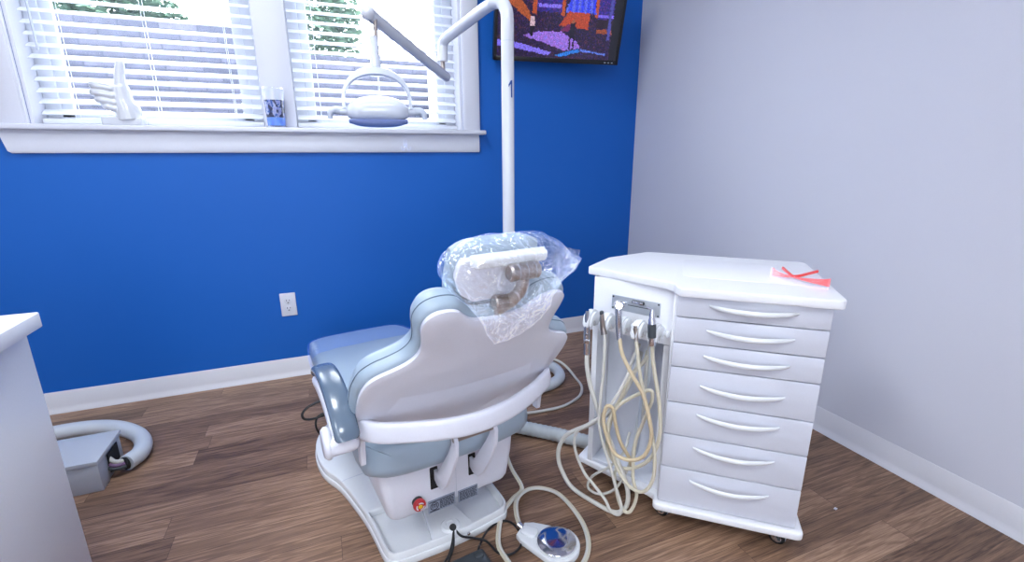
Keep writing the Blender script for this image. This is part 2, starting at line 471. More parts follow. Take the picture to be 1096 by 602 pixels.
# clear hook stuck on the apron
hk = empty('adhesive_hook', (-1.385, -.018, 1.130), 0, 'small clear plastic double hook stuck on the white window apron', 'hook')
bm = BM(); prism(bm, fillet([(-.011, .012), (.011, .012), (.009, .045), (0, .052), (-.009, .045)], .006), 0, .004, .001, Matrix.Rotation(PI/2, 4, 'X'))
link('back_plate', bm, 'clear', hk)
for s in (-1, 1):
    bm = BM(); tube(bm, [(s*.004, -.004, .028), (s*.006, -.007, .008), (s*.013, -.016, -.005), (s*.021, -.018, .004), (s*.022, -.018, .014)], .0032, 8, 5)
    link('prong', bm, 'clear', hk)

# outlet
ot = empty('wall_outlet', (-2.007, 0, .386), 0, 'white duplex outlet plate low on the blue wall', 'outlet')
bm = BM(); box(bm, -.0355, .0355, -.006, 0, -.059, .059, .0025, seg=3); link('cover_plate', bm, 'trim', ot)
for s in (-1, 1):
    bm = BM(); lathe(bm, [(.0165, 0), (.0165, .0018), (.0155, .0025)], 24, Matrix.Translation((0, -.0055, s*.0195)) @ Matrix.Rotation(PI/2, 4, 'X'))
    rc = link('receptacle', bm, 'trim', ot)
    bm = BM()
    for xx, ww, zz, hh in ((-.0065, .0014, .003, .008), (.0065, .0014, .003, .0065), (0, .004, -.0085, .004)):
        box(bm, xx-ww, xx+ww, -.0086, -.0078, s*.0195+zz-hh/2, s*.0195+zz+hh/2)
    link('slot_holes', bm, 'print', rc)
bm = BM(); lathe(bm, [(.003, 0), (.003, .001)], 12, Matrix.Translation((0, -.006, 0)) @ Matrix.Rotation(PI/2, 4, 'X')); link('screw', bm, 'alu', ot)

# ceiling light panels (out of frame above)
for i, (x, y) in enumerate(((-2.1, -1.1), (-3.3, -2.5), (-1.9, -3.2), (-3.3, -4.0))):
    o = empty('ceiling_light', (x, y, H), 0, 'square white ceiling light panel above the surgery', 'light', 'ceiling light panels')
    bm = BM(); box(bm, -.3, .3, -.3, .3, -.03, -.001); box(bm, -.29, .29, -.29, .29, -.034, -.03, 0); link('housing', bm, 'trim', o)
    bm = BM(); box(bm, -.28, .28, -.28, .28, -.04, -.0345); link('diffuser', bm, 'led', o)

# ------------------------------------------------------------------ outdoors
bm = BM(); box(bm, -12, 8, .15, 9, -.3, -.15); box(bm, -12, 8, -14, YB-.15, -.3, -.15); struct('ground', bm, 'ground')
bm = BM(); box(bm, -7.5, -1.95, 3, 3.3, -.15, 2.29, .01); box(bm, -1.95, 2.5, 3, 3.3, -.15, 2.08, .01)
tag(link('garden_wall', bm, 'block'), 'grey stacked block garden wall seen through the blinds', 'wall')
bm = BM(); box(bm, -.64, .9, 2.6, 2.8, -.15, 2.13, .02); box(bm, -.68, .94, 2.57, 2.83, 2.13, 2.17, .01)
tag(link('white_screen_wall', bm, 'fence'), 'white rendered wall end outside the right edge of the window', 'wall')
def shrub(name, c, sx, sy, sz, n, label, seed):
    rd = random.Random(seed)
    t = empty(name, (c[0], c[1], -.15), 0, label, 'shrub')
    bm = BM()
    for i in range(n):
        while 1:
            p = Vector((rd.uniform(-1, 1), rd.uniform(-1, 1), rd.uniform(-1, 1)))
            if p.length <= 1: break
        if p.length < .5: p = p.normalized()*rd.uniform(.5, 1)
        p = Vector((p.x*sx, p.y*sy, p.z*sz+c[2]+.15))
        q = Matrix.Rotation(rd.uniform(0, 6.3), 3, 'Z') @ Matrix.Rotation(rd.uniform(-1, 1), 3, 'X')
        l, w = rd.uniform(.07, .15), rd.uniform(.018, .036)
        vs = [bm.verts.new(p+q @ Vector(v)) for v in ((-l/2, 0, 0), (0, w, .008), (l/2, 0, -.02), (0, -w, .008))]
        bm.faces.new(vs)
    link('foliage', bm, 'leaf', t)
    bm = BM()
    for k in range(5):
        a = rd.uniform(0, 6.28)
        tube(bm, [(0, 0, 0), (.08*math.cos(a), .08*math.sin(a), c[2]*.5), (sx*.6*math.cos(a), sy*.6*math.sin(a), c[2]+sz*.3)], .02, 6, 3)
    link('stems', bm, 'bark', t)
shrub('garden_shrub', (-3.75, 3.75, 2.45), .85, .4, .36, 3200, 'green leafy shrub above the garden wall at the window left edge', 3)
shrub('garden_shrub', (-2.45, 3.8, 2.25), .36, .35, .2, 900, 'low green shrub above the garden wall near the window post', 4)
shrub('garden_tree', (-1.68, 5.2, 2.85), .66, .35, .85, 4200, 'green bushy tree above the garden wall just right of the window post', 5)

# ------------------------------------------------------------------ TV
tv = empty('television', (-.926, -.06, 1.565), math.radians(-8), 'black wall-mounted flat television showing a stage show on the blue wall', 'television')
Rt = Matrix.Rotation(math.radians(15), 4, 'X')
W_, H_ = .68, .41
def tvm(bm): bmesh.ops.transform(bm, matrix=Rt, verts=bm.verts); return bm
bm = BM(); box(bm, 0, W_, 0, .035, 0, H_, .004); box(bm, .1, W_-.1, .035, .055, .05, H_-.06, .01); link('case', tvm(bm), 'tvblack', tv)
bm = BM(); box(bm, 0, W_, -.004, 0, 0, .022, .001); box(bm, 0, W_, -.004, 0, H_-.016, H_, .001); box(bm, 0, .016, -.004, 0, 0, H_, .001); box(bm, W_-.016, W_, -.004, 0, 0, H_, .001)
link('bezel', tvm(bm), 'tvblack', tv)
def inpoly(x, y, P):
    c = False; j = len(P)-1
    for i in range(len(P)):
        if (P[i][1] > y) != (P[j][1] > y) and x < (P[j][0]-P[i][0])*(y-P[i][1])/(P[j][1]-P[i][1])+P[i][0]: c = not c
        j = i
    return c
def show(u, v):
    # a generic lit stage with crowd, orange columns, a blue backdrop and a violet floor
    x = u+.010*noise.noise(Vector((u*40, v*40, 11))); y = v+.014*noise.noise(Vector((u*40, v*40, 17)))
    n = noise.noise(Vector((x*38, y*30, 1))); n2 = noise.noise(Vector((x*90, y*70, 4)))
    n3 = noise.noise(Vector((u*150, v*110, 23)))
    c = (28+60*max(0, n)+50*max(0, n3), 24+16*n+18*max(0, n3), 50+60*max(0, n2)+40*max(0, n3))
    if x > .93: return (20, 20, 28)
    if y > .52 and (abs(x-.285) < .018 or abs(x-.51) < .014 or abs(x-.79) < .014): c = (176, 78, 42)
    if .30 < x < .50 and y > .55: c = (40+110*max(0, n2), 36+30*n, 120+80*max(0, n))
    if .31 < x < .49 and .60 < y < .64: c = (130, 110, 235)
    if .80 < x < .93 and y > .5: c = (44+90*max(0, n2), 40, 120+90*max(0, n))
    if .80 < x < .93 and .52 < y < .56: c = (120, 100, 230)
    if .80 < x < .93 and .40 < y < .50: c = (40, 28, 44)
    if .80 < x < .93 and .33 < y < .38: c = (150, 74, 50)
    if inpoly(x, y, [(.53, .56), (.78, .56), (.76, .80), (.79, 1), (.56, 1), (.58, .80)]): c = (70+30*math.sin(x*130), 84+26*math.sin(x*130), 232)
    if inpoly(x, y, [(.49, .40), (.73, .37), (.73, .56), (.555, .57)]): c = (178+20*n, 68, 40)
    if inpoly(x, y, [(.0, .9), (.12, .8), (.29, .43), (.25, .43), (.0, .72)]): c = (168, 82, 40)
    if inpoly(x, y, [(.20, .26), (.30, .31), (.50, .33), (.64, .22), (.68, .14), (.55, .10), (.38, .18)]): c = (150+30*n, 110, 220)
    if inpoly(x, y, [(.50, .34), (.56, .42), (.62, .41), (.56, .33)]): c = (110, 40, 90)
    if inpoly(x, y, [(.0, .20), (.18, .17), (.44, .07), (.42, .03), (.16, .10), (.0, .12)]): c = (128, 112, 236)
    if inpoly(x, y, [(.47, .04), (.66, .13), (.68, .09), (.52, .02)]): c = (36, 120, 220)
    if abs(x-.27) < .018 and .38 < y < .49: c = (206, 176, 190)
    if abs(x-.27) < .012 and .26 < y < .38: c = (20, 16, 30)
    if abs(x-.60) < .022 and .27 < y < .44: c = (26, 22, 44)
    if (abs(x-.585) < .007 or abs(x-.615) < .007) and .12 < y < .28: c = (22, 20, 40)
    if abs(x-.60) < .010 and .44 < y < .48: c = (150, 90, 70)
    if inpoly(x, y, [(.68, .13), (.90, .08), (.90, .06), (.68, .10)]): c = (90, 120, 225)
    if abs(x-.905) < .012 and y > .25: c = (70, 70, 150)
    q = .88+.25*n3+.2*n2
    if x <= .9: c = tuple(k*q for k in c)
    return tuple(max(0, min(255, k)) for k in c)
scr = paint_grid('screen', 150, 90, W_-.03, H_-.036, show, 'screen', tv)
for v in scr.data.vertices: v.co = Rt @ (v.co+Vector((.015, -.0012, .021)))
bm = BM(); box(bm, W_/2-.09, W_/2+.09, .05, .062, .12, .3, .003, Rt); box(bm, W_/2-.02, W_/2+.02, .06, .075, .15, .26, .002, Rt)
link('mount_bracket', bm, 'dark', tv)
bm = BM(); rot = Matrix.Rotation(math.radians(8), 4, 'Z')
box(bm, .24, .36, .0, .055, .14, .26, .003, rot @ Matrix.Translation((.05, -.03, 0))); link('mount_arm', bm, 'dark', tv)
bm = BM()
for x0, n in ((.6, 3),):
    for k in range(n): box(bm, .6+k*.02, .6+k*.02+.010, -.0046, -.004, .008, .012, 0, Rt)
link('bezel_marks', bm, 'grip', tv)

# ------------------------------------------------------------------ thumbs-up figure on the stool
SZ = WZ0+.015
fig = empty('thumbs_up_figure', (-2.525, .0, SZ), 0, 'white ceramic hand giving a thumbs up, standing on the window sill', 'ornament')
bm = BM(); prism(bm, fillet([(-.068, -.034), (.072, -.034), (.072, .034), (-.068, .034)], .012), 0, .032, .006, seg=3); link('plinth', bm, 'ceramic', fig)
bm = BM()
def blob(bm, c, r, mtx=None):
    b2 = bmesh.new(); bmesh.ops.create_icosphere(b2, subdivisions=3, radius=1)
    for v in b2.verts: v.co = Vector((v.co.x*r[0]+c[0], v.co.y*r[1]+c[1], v.co.z*r[2]+c[2]))
    if mtx is not None: bmesh.ops.transform(b2, matrix=mtx, verts=b2.verts)
    merge(bm, b2)
tube(bm, [(.022, 0, .02), (.018, 0, .06), (.010, 0, .10), (.008, 0, .15)], .03, 16, 4, rfun=lambda t: .046-.014*t)     # wrist into palm
blob(bm, (.008, 0, .115), (.038, .030, .058)); blob(bm, (.022, 0, .055), (.046, .034, .045))
th_ = catmull([(.010, -.004, .10), (.014, -.006, .15), (.018, -.006, .195), (.024, -.004, .224)], 8)
for i_, q in enumerate(th_):
    t_ = i_/(len(th_)-1); r_ = .030-.026*t_+.013*t_*t_; blob(bm, q, (r_, r_*.9, r_))  # thumb
blob(bm, (.026, -.003, .232), (.0155, .014, .019))
for k, (zk, l, r) in enumerate(((.153, .082, .0175), (.126, .084, .0178), (.100, .074, .017), (.077, .056, .0155))):
    # each finger runs out from the palm, bends at the knuckle and curls back under
    pts = [(.010, .010, zk-.016), (-.020, .012, zk-.008), (.008-l*.85, .004, zk-.002), (.010-l, -.010, zk-.001), (.012-l*.85, -.024, zk-.005), (-.016, -.024, zk-.014)]
    for q in catmull(pts, 6): blob(bm, q, (r*.98, r*.95, r*.92))
hand = link('hand', bm, 'ceramic', fig, sharp=180)
md = hand.modifiers.new('fuse', 'REMESH'); md.mode = 'VOXEL'; md.voxel_size = .0028; md.use_smooth_shade = True
md = hand.modifiers.new('soften', 'SMOOTH'); md.iterations = 3; md.factor = .5

# printed tumbler
tb = empty('printed_tumbler', (-1.956, -.003, SZ), 0, 'short clear tumbler printed with dark figures over blue, on the sill before the window post', 'glass')
bm = BM(); lathe(bm, [(.034, 0), (.036, .004), (.043, .17), (.0415, .17), (.034, .012), (.001, .010)], 32); link('glass_body', bm, 'clear', tb)
def pf(u, v):
    a = noise.noise(Vector((u*14, v*6, 2))); b = noise.noise(Vector((u*30, v*12, 9)))
    if v > .70: return (206+8*a, 212, 226)
    if v < .22: return (96+50*max(0, a), 140+30*a, 220)
    if a > .08: return (40+60*abs(b), 46+60*abs(b), 76+60*abs(b))
    if b > .15: return (58, 90, 160)
    return (150+60*b, 158+60*b, 196)
paint_grid('printed_band', 90, 40, 1, 1, pf, 'printed', tb,
           bend=lambda u, v: ((.0366+.0066*v)*math.cos(2*PI*u), (.0366+.0066*v)*math.sin(2*PI*u), .008+.155*v))

# ------------------------------------------------------------------ grey floor box and its conduit
jb = empty('floor_junction_box', (-2.59, -.705, 0), 0, 'low grey metal service box on the floor by the left counter', 'box')
bm = BM(); prism(bm, [(-.0, 0), (.0, .055), (-.004, .06), (-.004, .2), (-.42, .2), (-.42, 0)], .0, .103, .002)
link('body', bm, 'boxgrey', jb)
bm = BM(); prism(bm, [(.003, -.003), (.003, .203), (-.425, .203), (-.425, -.003)], .1, .116, .002); link('lid', bm, 'boxgrey', jb)
bm = BM(); box(bm, -.002, .0015, .075, .16, .02, .09, .0); link('cable_opening', bm, 'slot', jb)
cd = empty('conduit_hose', (-2.6, -.4, 0), 0, 'thick light grey hose curling round the back of the grey floor box', 'hose')
bm = BM()
cp = [(-3.15, -.33, .028), (-2.95, -.27, .03), (-2.80, -.262, .03), (-2.68, -.305, .031), (-2.585, -.39, .032), (-2.535, -.48, .033), (-2.525, -.56, .034), (-2.548, -.615, .036)]
tube(bm, [(x+2.6, y+.4, z) for x, y, z in cp], .029, 18, 8); link('sleeve', bm, 'hose_grey', cd)
bm = BM(); rod(bm, (.0525, -.213, .036), (.047, -.2185, .0364), .0235, 18); link('sleeve_mouth', bm, 'slot', cd)
for dx, r, m_ in ((0, .009, 'hose_white'), (.0, .008, 'purple'), (0, .008, 'dark')):
    k = {'hose_white': (-.012, .012), 'purple': (.0, .0), 'dark': (.010, -.010)}[m_]
    bm = BM(); tube(bm, [(.056+k[0]*.5, -.205, .036+k[1]*.8), (.045+k[0]*.5, -.222-k[0]*.3, .038+k[1]*.9), (.024, -.232-k[0]*.5, .044+k[1]*1.1), (.006, -.222-k[0]*.8, .050+k[1]*1.4)], r*.85, 10, 6)
    link('cable', bm, m_, cd)

# ------------------------------------------------------------------ left counter
cn = empty('side_counter', (-2.451, -1.16, 0), 0, 'white counter cabinet cut off at the left edge of the frame', 'counter')
bm = BM(); box(bm, -.6, 0, -1.6, .0, .055, .725, .002); link('body', bm, 'white', cn)
bm = BM(); prism(bm, fillet([(.028, .012), (-.62, .012), (-.62, -1.62), (.028, -1.62)], [.008, .004, .004, .004]), .725, .76, .003); link('countertop', bm, 'white', cn)
for x, y in ((-.03, -.04), (-.03, -1.5), (-.55, -.04), (-.55, -1.5)):
    bm = BM(); lathe(bm, [(.02, 0), (.022, .004), (.022, .012), (.01, .016), (.01, .055)], 16, Matrix.Translation((x, y, 0))); link('levelling_foot', bm, 'trim', cn)

# ------------------------------------------------------------------ delivery cabinet
CA = math.radians(-40.53)
cab = empty('delivery_cabinet', (-.946, -1.530, 0), CA, 'white mobile dental cabinet with seven drawers and a side wing, on castors', 'cabinet')
WF = [(0, .05), (-.236, .1345), (-.195, .29), (-.088, .415), (0, .415)]     # wing footprint
bm = BM()
box(bm, 0, .372, .016, .405, .08, .735, .002)
# wing: side wall, back wall, top apron panel, leaving an open niche
tv_ = Vector((-.9415, .337)).normalized(); nn = Vector((-.337, -.9415))
def wp(s, o): # along the wing face from its drawer end, o outward
    p = Vector((0, .05))+tv_*s+nn*o; return (p.x, p.y)
prism(bm, [wp(0, 0), wp(.2505, 0), wp(.2505, -.016), wp(0, -.016)], .566, .735, .0015)
prism(bm, [(-.236, .1345), (-.195, .29), (-.179, .286), (-.219, .129)], .08, .735, .001)
prism(bm, [(-.195, .29), (-.088, .415), (0, .415), (0, .40), (-.083, .40), (-.183, .283)], .08, .735, .001)
prism(bm, [(-.0005, .05), wp(.018, 0), wp(.018, -.12), (-.0005, .18)], .08, .566, .001)
link('carcass', bm, 'white', cab)
bm = BM(); prism(bm, [wp(.018, -.10), wp(.24, -.10), wp(.24, -.108), wp(.018, -.108)], .08, .566); link('niche_back', bm, 'niche', cab)
bm = BM(); prism(bm, [wp(.018, -.004), wp(.236, -.004), wp(.236, -.1), wp(.018, -.1)], .08, .092, .001)
link('niche_floor', bm, 'niche', cab)
# worktop and base plate follow the same notched outline
TOP = fillet([(.391, -.022), (.396, .425), (-.098, .449), (-.218, .312), (-.262, .153), (-.020, .038), (-.004, .022), (.004, -.008), (.014, -.0205)],
             [.022, .03, .03, .03, .012, .012, .012, .008, .008])
bm = BM(); prism(bm, TOP, .7355, .76, .004, seg=3); wt = link('worktop', bm, 'white', cab)
ins = fillet([(.02, .11), (.02, .36), (.33, .35), (.33, .10)], .03)
bm = BM(); prism(bm, ins, .7595, .7606, .0004); link('mat_inset', bm, 'white', wt)
BASE = fillet([(.392, -.016), (.396, .42), (-.098, .445), (-.222, .312), (-.272, .147), (-.030, .040), (-.012, .028), (-.011, -.006), (-.002, -.016)],
              [.02, .03, .03, .03, .012, .012, .01, .012, .012])
bm = BM(); prism(bm, BASE, .056, .0795, .006, seg=3); link('base_plate', bm, 'white', cab)
ZD = [.735, .673, .599, .527, .418, .314, .206, .082]
hz = [.712, .642, .568, .478, .389, .283, .172]
for i in range(7):
    z1, z0 = ZD[i]-.0015, ZD[i+1]+.0015
    bm = BM(); box(bm, .008-i*.001, .370, 0, .0155, z0, z1, .0018)
    d = link('drawer', bm, 'white2', cab)
    # bow handle, thickest in the middle
    bm = BM(); n = 21; rings = []
    hz_ = hz[i]; x0, x1 = .088-i*.0006, .297-i*.0006
    for k in range(n):
        t = k/(n-1); x = x0+(x1-x0)*t; s = math.sin(PI*t)
        y = -.001-.024*s**.7; hh = .003+.0048*s**.5; ww = .003+.002*s
        rings.append([(x, y+ww*math.cos(a), hz_-.006*s+hh*math.sin(a)) for a in [2*PI*j/12 for j in range(12)]])
    loft(bm, rings); link('handle', bm, 'plast', d)
for x, y in ((.345, .035), (.022, .045), (.345, .37), (-.08, .37)):
    bm = BM(); box(bm, x-.014, x+.014, y-.014, y+.014, .044, .056, .003)
    R_ = Matrix.Translation((x-.004, y, .022)) @ Matrix.Rotation(math.radians(-25), 4, 'Z') @ Matrix.Rotation(PI/2, 4, 'X')
    tube(bm, [(x-.012, y, .05), (x-.01, y-.02, .04), (x-.004, y-.018, .022)], .004, 8, 3)
    c = link('caster', bm, 'dark', cab)
    bm = BM(); lathe(bm, [(.016, -.012), (.022, -.009), (.022, .009), (.016, .012)], 24, R_); w_ = link('wheel', bm, 'black', c)
    bm = BM(); lathe(bm, [(.0135, .0115), (.0135, .0135), (.006, .0145), (.005, .018)], 20, R_); link('hub', bm, 'chrome', c)
    bm = BM(); lathe(bm, [(.0225, -.004), (.0225, .004)], 24, R_); link('tread_band', bm, 'grip', c)
# control plate on the wing
def face(bm, s0, s1, z0, z1, o0, o1, bev=0.):
    mt = Matrix.Translation((0, .05, 0)) @ Matrix(((tv_.x, nn.x, 0, 0), (tv_.y, nn.y, 0, 0), (0, 0, 1, 0), (0, 0, 0, 1)))
    return box(bm, s0, s1, o0, o1, z0, z1, bev, mt)
bm = BM(); face(bm, .036, .188, .643, .688, .0, .0025, .0008); pl = link('control_plate', bm, 'alu', cab)
def P3(s, o, z): a = wp(s, o); return Vector((a[0], a[1], z))
N3 = Vector((nn.x, nn.y, 0))
for s in (.041, .183):
    for z in (.648, .683):
        bm = BM(); rod(bm, P3(s, .002, z), P3(s, .0045, z), .0028, 10); link('screw', bm, 'dark', pl)
bm = BM(); face(bm, .083, .122, .672, .684, .002, .010, .004); gw = link('gauge_housing', bm, 'dark', pl)
bm = BM(); face(bm, .086, .119, .674, .682, .009, .011, .001); link('gauge_window', bm, 'chrome', gw)
bm = BM(); face(bm, .06, .135, .6635, .6655, .002, .0035, .0003); link('scale_line', bm, 'dark', pl)
bm = BM(); rod(bm, P3(.163, .002, .667), P3(.163, .016, .667), .008, 16, .002); rod(bm, P3(.145, .002, .668), P3(.145, .012, .668), .005, 16, .001); link('control_knob', bm, 'chrome', pl)
bm = BM(); rod(bm, P3(.005, .03, .612), P3(.262, .03, .612), .007, 14, .002)
for s in (.02, .235): rod(bm, P3(s, -.004, .612), P3(s, .03, .612), .006, 12)
hb = link('holder_bar', bm, 'plast', cab)
bm = BM(); rod(bm, P3(-.004, .03, .612), P3(.006, .03, .612), .010, 16, .003); link('end_knob', bm, 'plast', hb)
SH = [.246, .192, .141, .092, .043]
for s in SH:
    # cradle: rounded snail-shaped hook open to the front
    bm = BM()
    c0 = P3(s, .045, .617); side = Vector((tv_.x, tv_.y, 0))
    prof = [(-.018, .006), (-.012, .020), (.006, .026), (.024, .020), (.034, .004), (.036, -.012), (.030, -.014), (.024, -.006), (.016, .002), (.008, -.006), (.0, -.018), (-.012, -.014)]
    prof = catmull([(p[0], p[1], 0) for p in prof], 3, True)
    for w0, w1, sc in ((-.016, -.009, .82), (-.009, .007, 1.0), (.007, .014, .82)):
        rings = []
        for w in (w0, w1):
            rings.append([c0+N3*(p.x*sc*1.2)+Vector((0, 0, p.y*sc*1.2-.004))-side*(.019+w) for p in prof])
        loft(bm, rings)
    link('handpiece_hook', bm, 'plast', cab)

def cabp(l): return [Vector(p) for p in l]
def cabthing(name, label, cat='handpiece', group='handpieces on the cabinet wing'):
    o_ = .007 if cat == 'handpiece' else 0.
    ww_ = Matrix.Rotation(CA, 3, 'Z') @ Vector((-.337, -.9415, 0))*o_
    return empty(name, (-.946+ww_.x, -1.530+ww_.y, 0), CA, label, cat, group)
h1 = [(-.236, .062, .51), (-.234, .058, .47), (-.223, .052, .417), (-.202, .042, .36), (-.178, .032, .305), (-.145, .017, .243), (-.121, .008, .191), (-.098, .0, .143), (-.083, -.005, .093), (-.086, -.004, .043), (-.114, .001, .0085), (-.166, .014, .0085), (-.265, .06, .015), (-.306, .075, .06), (-.322, .08, .104), (-.319, .079, .153), (-.29, .069, .211), (-.214, .042, .28), (-.145, .037, .35), (-.106, .053, .426), (-.088, .09, .47), (-.08, .14, .50)]
h2 = [(-.182, .022, .599), (-.178, .018, .562), (-.178, .012, .473), (-.182, .009, .391), (-.182, .009, .306), (-.166, .003, .241), (-.149, -.003, .199), (-.121, -.013, .115), (-.1, -.021, .056), (-.104, -.022, .023), (-.131, -.014, .022), (-.151, -.006, .053), (-.193, .013, .086), (-.222, .023, .11), (-.25, .033, .159), (-.262, .037, .209), (-.25, .033, .255), (-.211, .019, .294), (-.162, .012, .355), (-.116, .025, .448), (-.099, .06, .512), (-.086, .13, .53)]
h3 = [(-.136, .002, .595), (-.124, -.018, .555), (-.094, -.040, .509), (-.06, -.056, .461), (-.038, -.064, .397), (-.028, -.067, .336), (-.044, -.062, .272), (-.085, -.047, .239), (-.131, -.031, .245), (-.16, -.018, .302), (-.168, -.010, .346), (-.16, -.004, .377), (-.143, .0, .368), (-.132, .0, .317), (-.115, .0, .261), (-.089, .01, .21), (-.08, .05, .15), (-.08, .12, .12)]
h4 = [(-.089, -.002, .592), (-.082, -.008, .555), (-.072, -.02, .501), (-.044, -.030, .394), (-.018, -.039, .285), (-.014, -.041, .189), (-.04, -.034, .131), (-.085, -.018, .134), (-.129, -.002, .192), (-.155, .010, .288), (-.148, .012, .338), (-.12, .006, .387), (-.068, -.006, .436), (-.04, -.01, .451), (-.034, -.010, .427), (-.043, -.0, .382), (-.058, .004, .325), (-.073, .008, .259), (-.072, .002, .15), (-.057, -.008, .095), (-.071, -.016, .04), (-.094, -.012, .034), (-.115, .012, .06), (-.13, .05, .10), (-.13, .12, .11)]
h5 = [(-.046, -.013, .591), (-.040, -.013, .544), (-.032, -.015, .504), (-.013, -.020, .412), (-.006, -.022, .319), (-.026, -.014, .235), (-.075, .006, .176), (-.121, .022, .164), (-.157, .034, .215), (-.150, .033, .31), (-.123, .028, .399), (-.099, .035, .468), (-.066, .08, .50), (-.06, .13, .51)]
lb = [(-.10, .12, .22), (-.109, .045, .196), (-.148, .043, .137), (-.205, .062, .072), (-.22, .067, .022), (-.184, .054, .014), (-.138, .040, .048), (-.11, .030, .101), (-.09, .028, .165), (-.074, .04, .238), (-.07, .12, .27)]
# air/water syringe
t = cabthing('air_water_syringe', 'steel syringe with a thick white hose, in the leftmost holder of the cabinet wing')
bm = BM(); tube(bm, [(-.240, .060, .648), (-.239, .058, .60), (-.238, .058, .56), (-.237, .060, .508)], .008, 14, 4, rfun=lambda q: .0062+.0042*min(1, q*1.6)); link('body', bm, 'chrome', t)
bm = BM(); box(bm, -.246, -.228, .046, .052, .545, .56, .002); rod(bm, (-.238, .052, .575), (-.238, .043, .575), .004, 10, .001); link('button', bm, 'chrome', t)
bm = BM(); tube(bm, h1, .0072, 12, 7); link('hose', bm, 'hose_white', t)
# saliva ejector valve
t = cabthing('saliva_ejector', 'slim grey metal valve with a thin white hose, second holder from the left')
bm = BM(); tube(bm, [(-.192, .026, .655), (-.190, .026, .635), (-.187, .026, .61), (-.182, .022, .592)], .006, 12, 4, rfun=lambda q: .0060+.0036*q); link('body', bm, 'brushed', t)
bm = BM(); rod(bm, (-.192, .026, .650), (-.193, .026, .662), .0062, 12, .002); link('tip', bm, 'dark', t)
bm = BM(); tube(bm, h2, .0048, 10, 7); link('hose', bm, 'hose_white', t)
# high speed handpiece
t = cabthing('turbine_handpiece', 'polished turbine handpiece with angled head and tan hose, third holder from the left')
bm = BM(); tube(bm, [(-.145, .012, .680), (-.143, .011, .66), (-.140, .008, .62), (-.136, .002, .588)], .007, 14, 4, rfun=lambda q: .0092+.0018*math.sin(PI*q)-.002*q); link('body', bm, 'chrome', t)
bm = BM(); rod(bm, (-.148, .022, .688), (-.142, -.004, .692), .0125, 16, .003); rod(bm, (-.146, .008, .690), (-.128, .004, .689), .005, 12, .002); link('head', bm, 'chrome', t)
bm = BM(); tube(bm, h3, .0055, 12, 7); link('hose', bm, 'hose_tan', t)
# empty coupling
t = cabthing('hose_coupling', 'short dark metal hose coupling without a tool, fourth holder from the left')
bm = BM(); tube(bm, [(-.094, .006, .628), (-.092, .004, .612), (-.089, -.001, .588)], .007, 14, 4, rfun=lambda q: .0075-.002*q); rod(bm, (-.094, .006, .626), (-.0945, .0065, .634), .005, 12); link('body', bm, 'brushed', t)
bm = BM(); tube(bm, h4, .0052, 12, 7); link('hose', bm, 'hose_cream', t)
# low speed motor
t = cabthing('slow_speed_motor', 'dark-banded micromotor with a thin steel tip, rightmost holder beside the drawers')
bm = BM(); tube(bm, [(-.053, -.002, .690), (-.053, -.003, .678), (-.052, -.004, .665), (-.051, -.006, .655), (-.0505, -.008, .645), (-.048, -.012, .60), (-.046, -.013, .588)], .007, 14, 3, rfun=lambda q: .0042+.0065*min(1, q*2.2)-.003*max(0, q-.8)/.2); bo = link('body', bm, 'chrome', t)
bm = BM(); rod(bm, (-.0505, -.008, .650), (-.0478, -.012, .612), .0116, 16, .001); link('grip_band', bm, 'dark', t)
bm = BM(); tube(bm, [(-.053, -.002, .688), (-.06, .002, .690), (-.068, .006, .693)], .0028, 8, 3); link('tip', bm, 'chrome', t)
bm = BM(); tube(bm, h5, .0056, 12, 7); link('hose', bm, 'hose_cream', t)
t = cabthing('supply_hose', 'thin white hose looping low beside the cabinet base plate', 'hose', None)
bm = BM(); tube(bm, lb, .0044, 10, 7); link('hose_loop', bm, 'hose_white', t)

# bundle inside the niche
t = cabthing('hose_bundle', 'twisted bundle of grey hoses hanging inside the cabinet niche', 'hose', None)
for k in range(3):
    bm = BM(); pts = []
    for j in range(14):
        q = j/13; a = q*7+k*2.1
        pts.append((-.05-.03*q+.006*math.cos(a), .095+.006*math.sin(a), .56-.40*q))
    tube(bm, pts, .0052, 8, 4); link('strand', bm, ('grip', 'hose_white', 'hose_grey')[k], t)

# safety glasses on the worktop
sg = empty('safety_glasses', (-.946, -1.530, .761), CA, 'folded clear safety glasses with bright red temples, on the white cabinet top', 'glasses')
bm = BM()
def strip(bm, pts, h0, h1, th=.0012):
    P = catmull(pts, 6); rings = []
    for i, p in enumerate(P):
        tt = (P[min(i+1, len(P)-1)]-P[max(i-1, 0)]).normalized(); nr = Vector((-tt.y, tt.x, 0)); q = i/(len(P)-1)
        a = h0(q) if callable(h0) else h0; b = h1(q) if callable(h1) else h1
        z = p.z
        rings.append([p+nr*th+Vector((0, 0, a)), p-nr*th+Vector((0, 0, a)), p-nr*th+Vector((0, 0, b)), p+nr*th+Vector((0, 0, b))])
    loft(bm, rings)
strip(bm, [(.256, .184, 0), (.258, .158, 0), (.274, .126, 0), (.305, .106, 0), (.340, .090, 0), (.368, .078, 0), (.376, .090, 0)], 0, lambda q: .027-.008*math.sin(PI*q)**8)
link('lens_shield', bm, 'clear', sg)
bm = BM(); strip(bm, [(.259, .183, 0), (.268, .172, 0), (.290, .160, 0), (.322, .168, 0), (.350, .195, 0), (.384, .232, 0)], lambda q: .003+.006*q, lambda q: .025-.017*min(1, q*2.2)+.008*q, .0022); link('temple', bm, 'spec_red', sg)
bm = BM(); strip(bm, [(.378, .092, 0), (.360, .104, 0), (.330, .130, 0), (.308, .158, 0), (.302, .20, 0), (.298, .25, 0)], lambda q: .003+.006*q, lambda q: .025-.017*min(1, q*2.2)+.008*q, .0022); link('temple', bm, 'spec_red', sg)

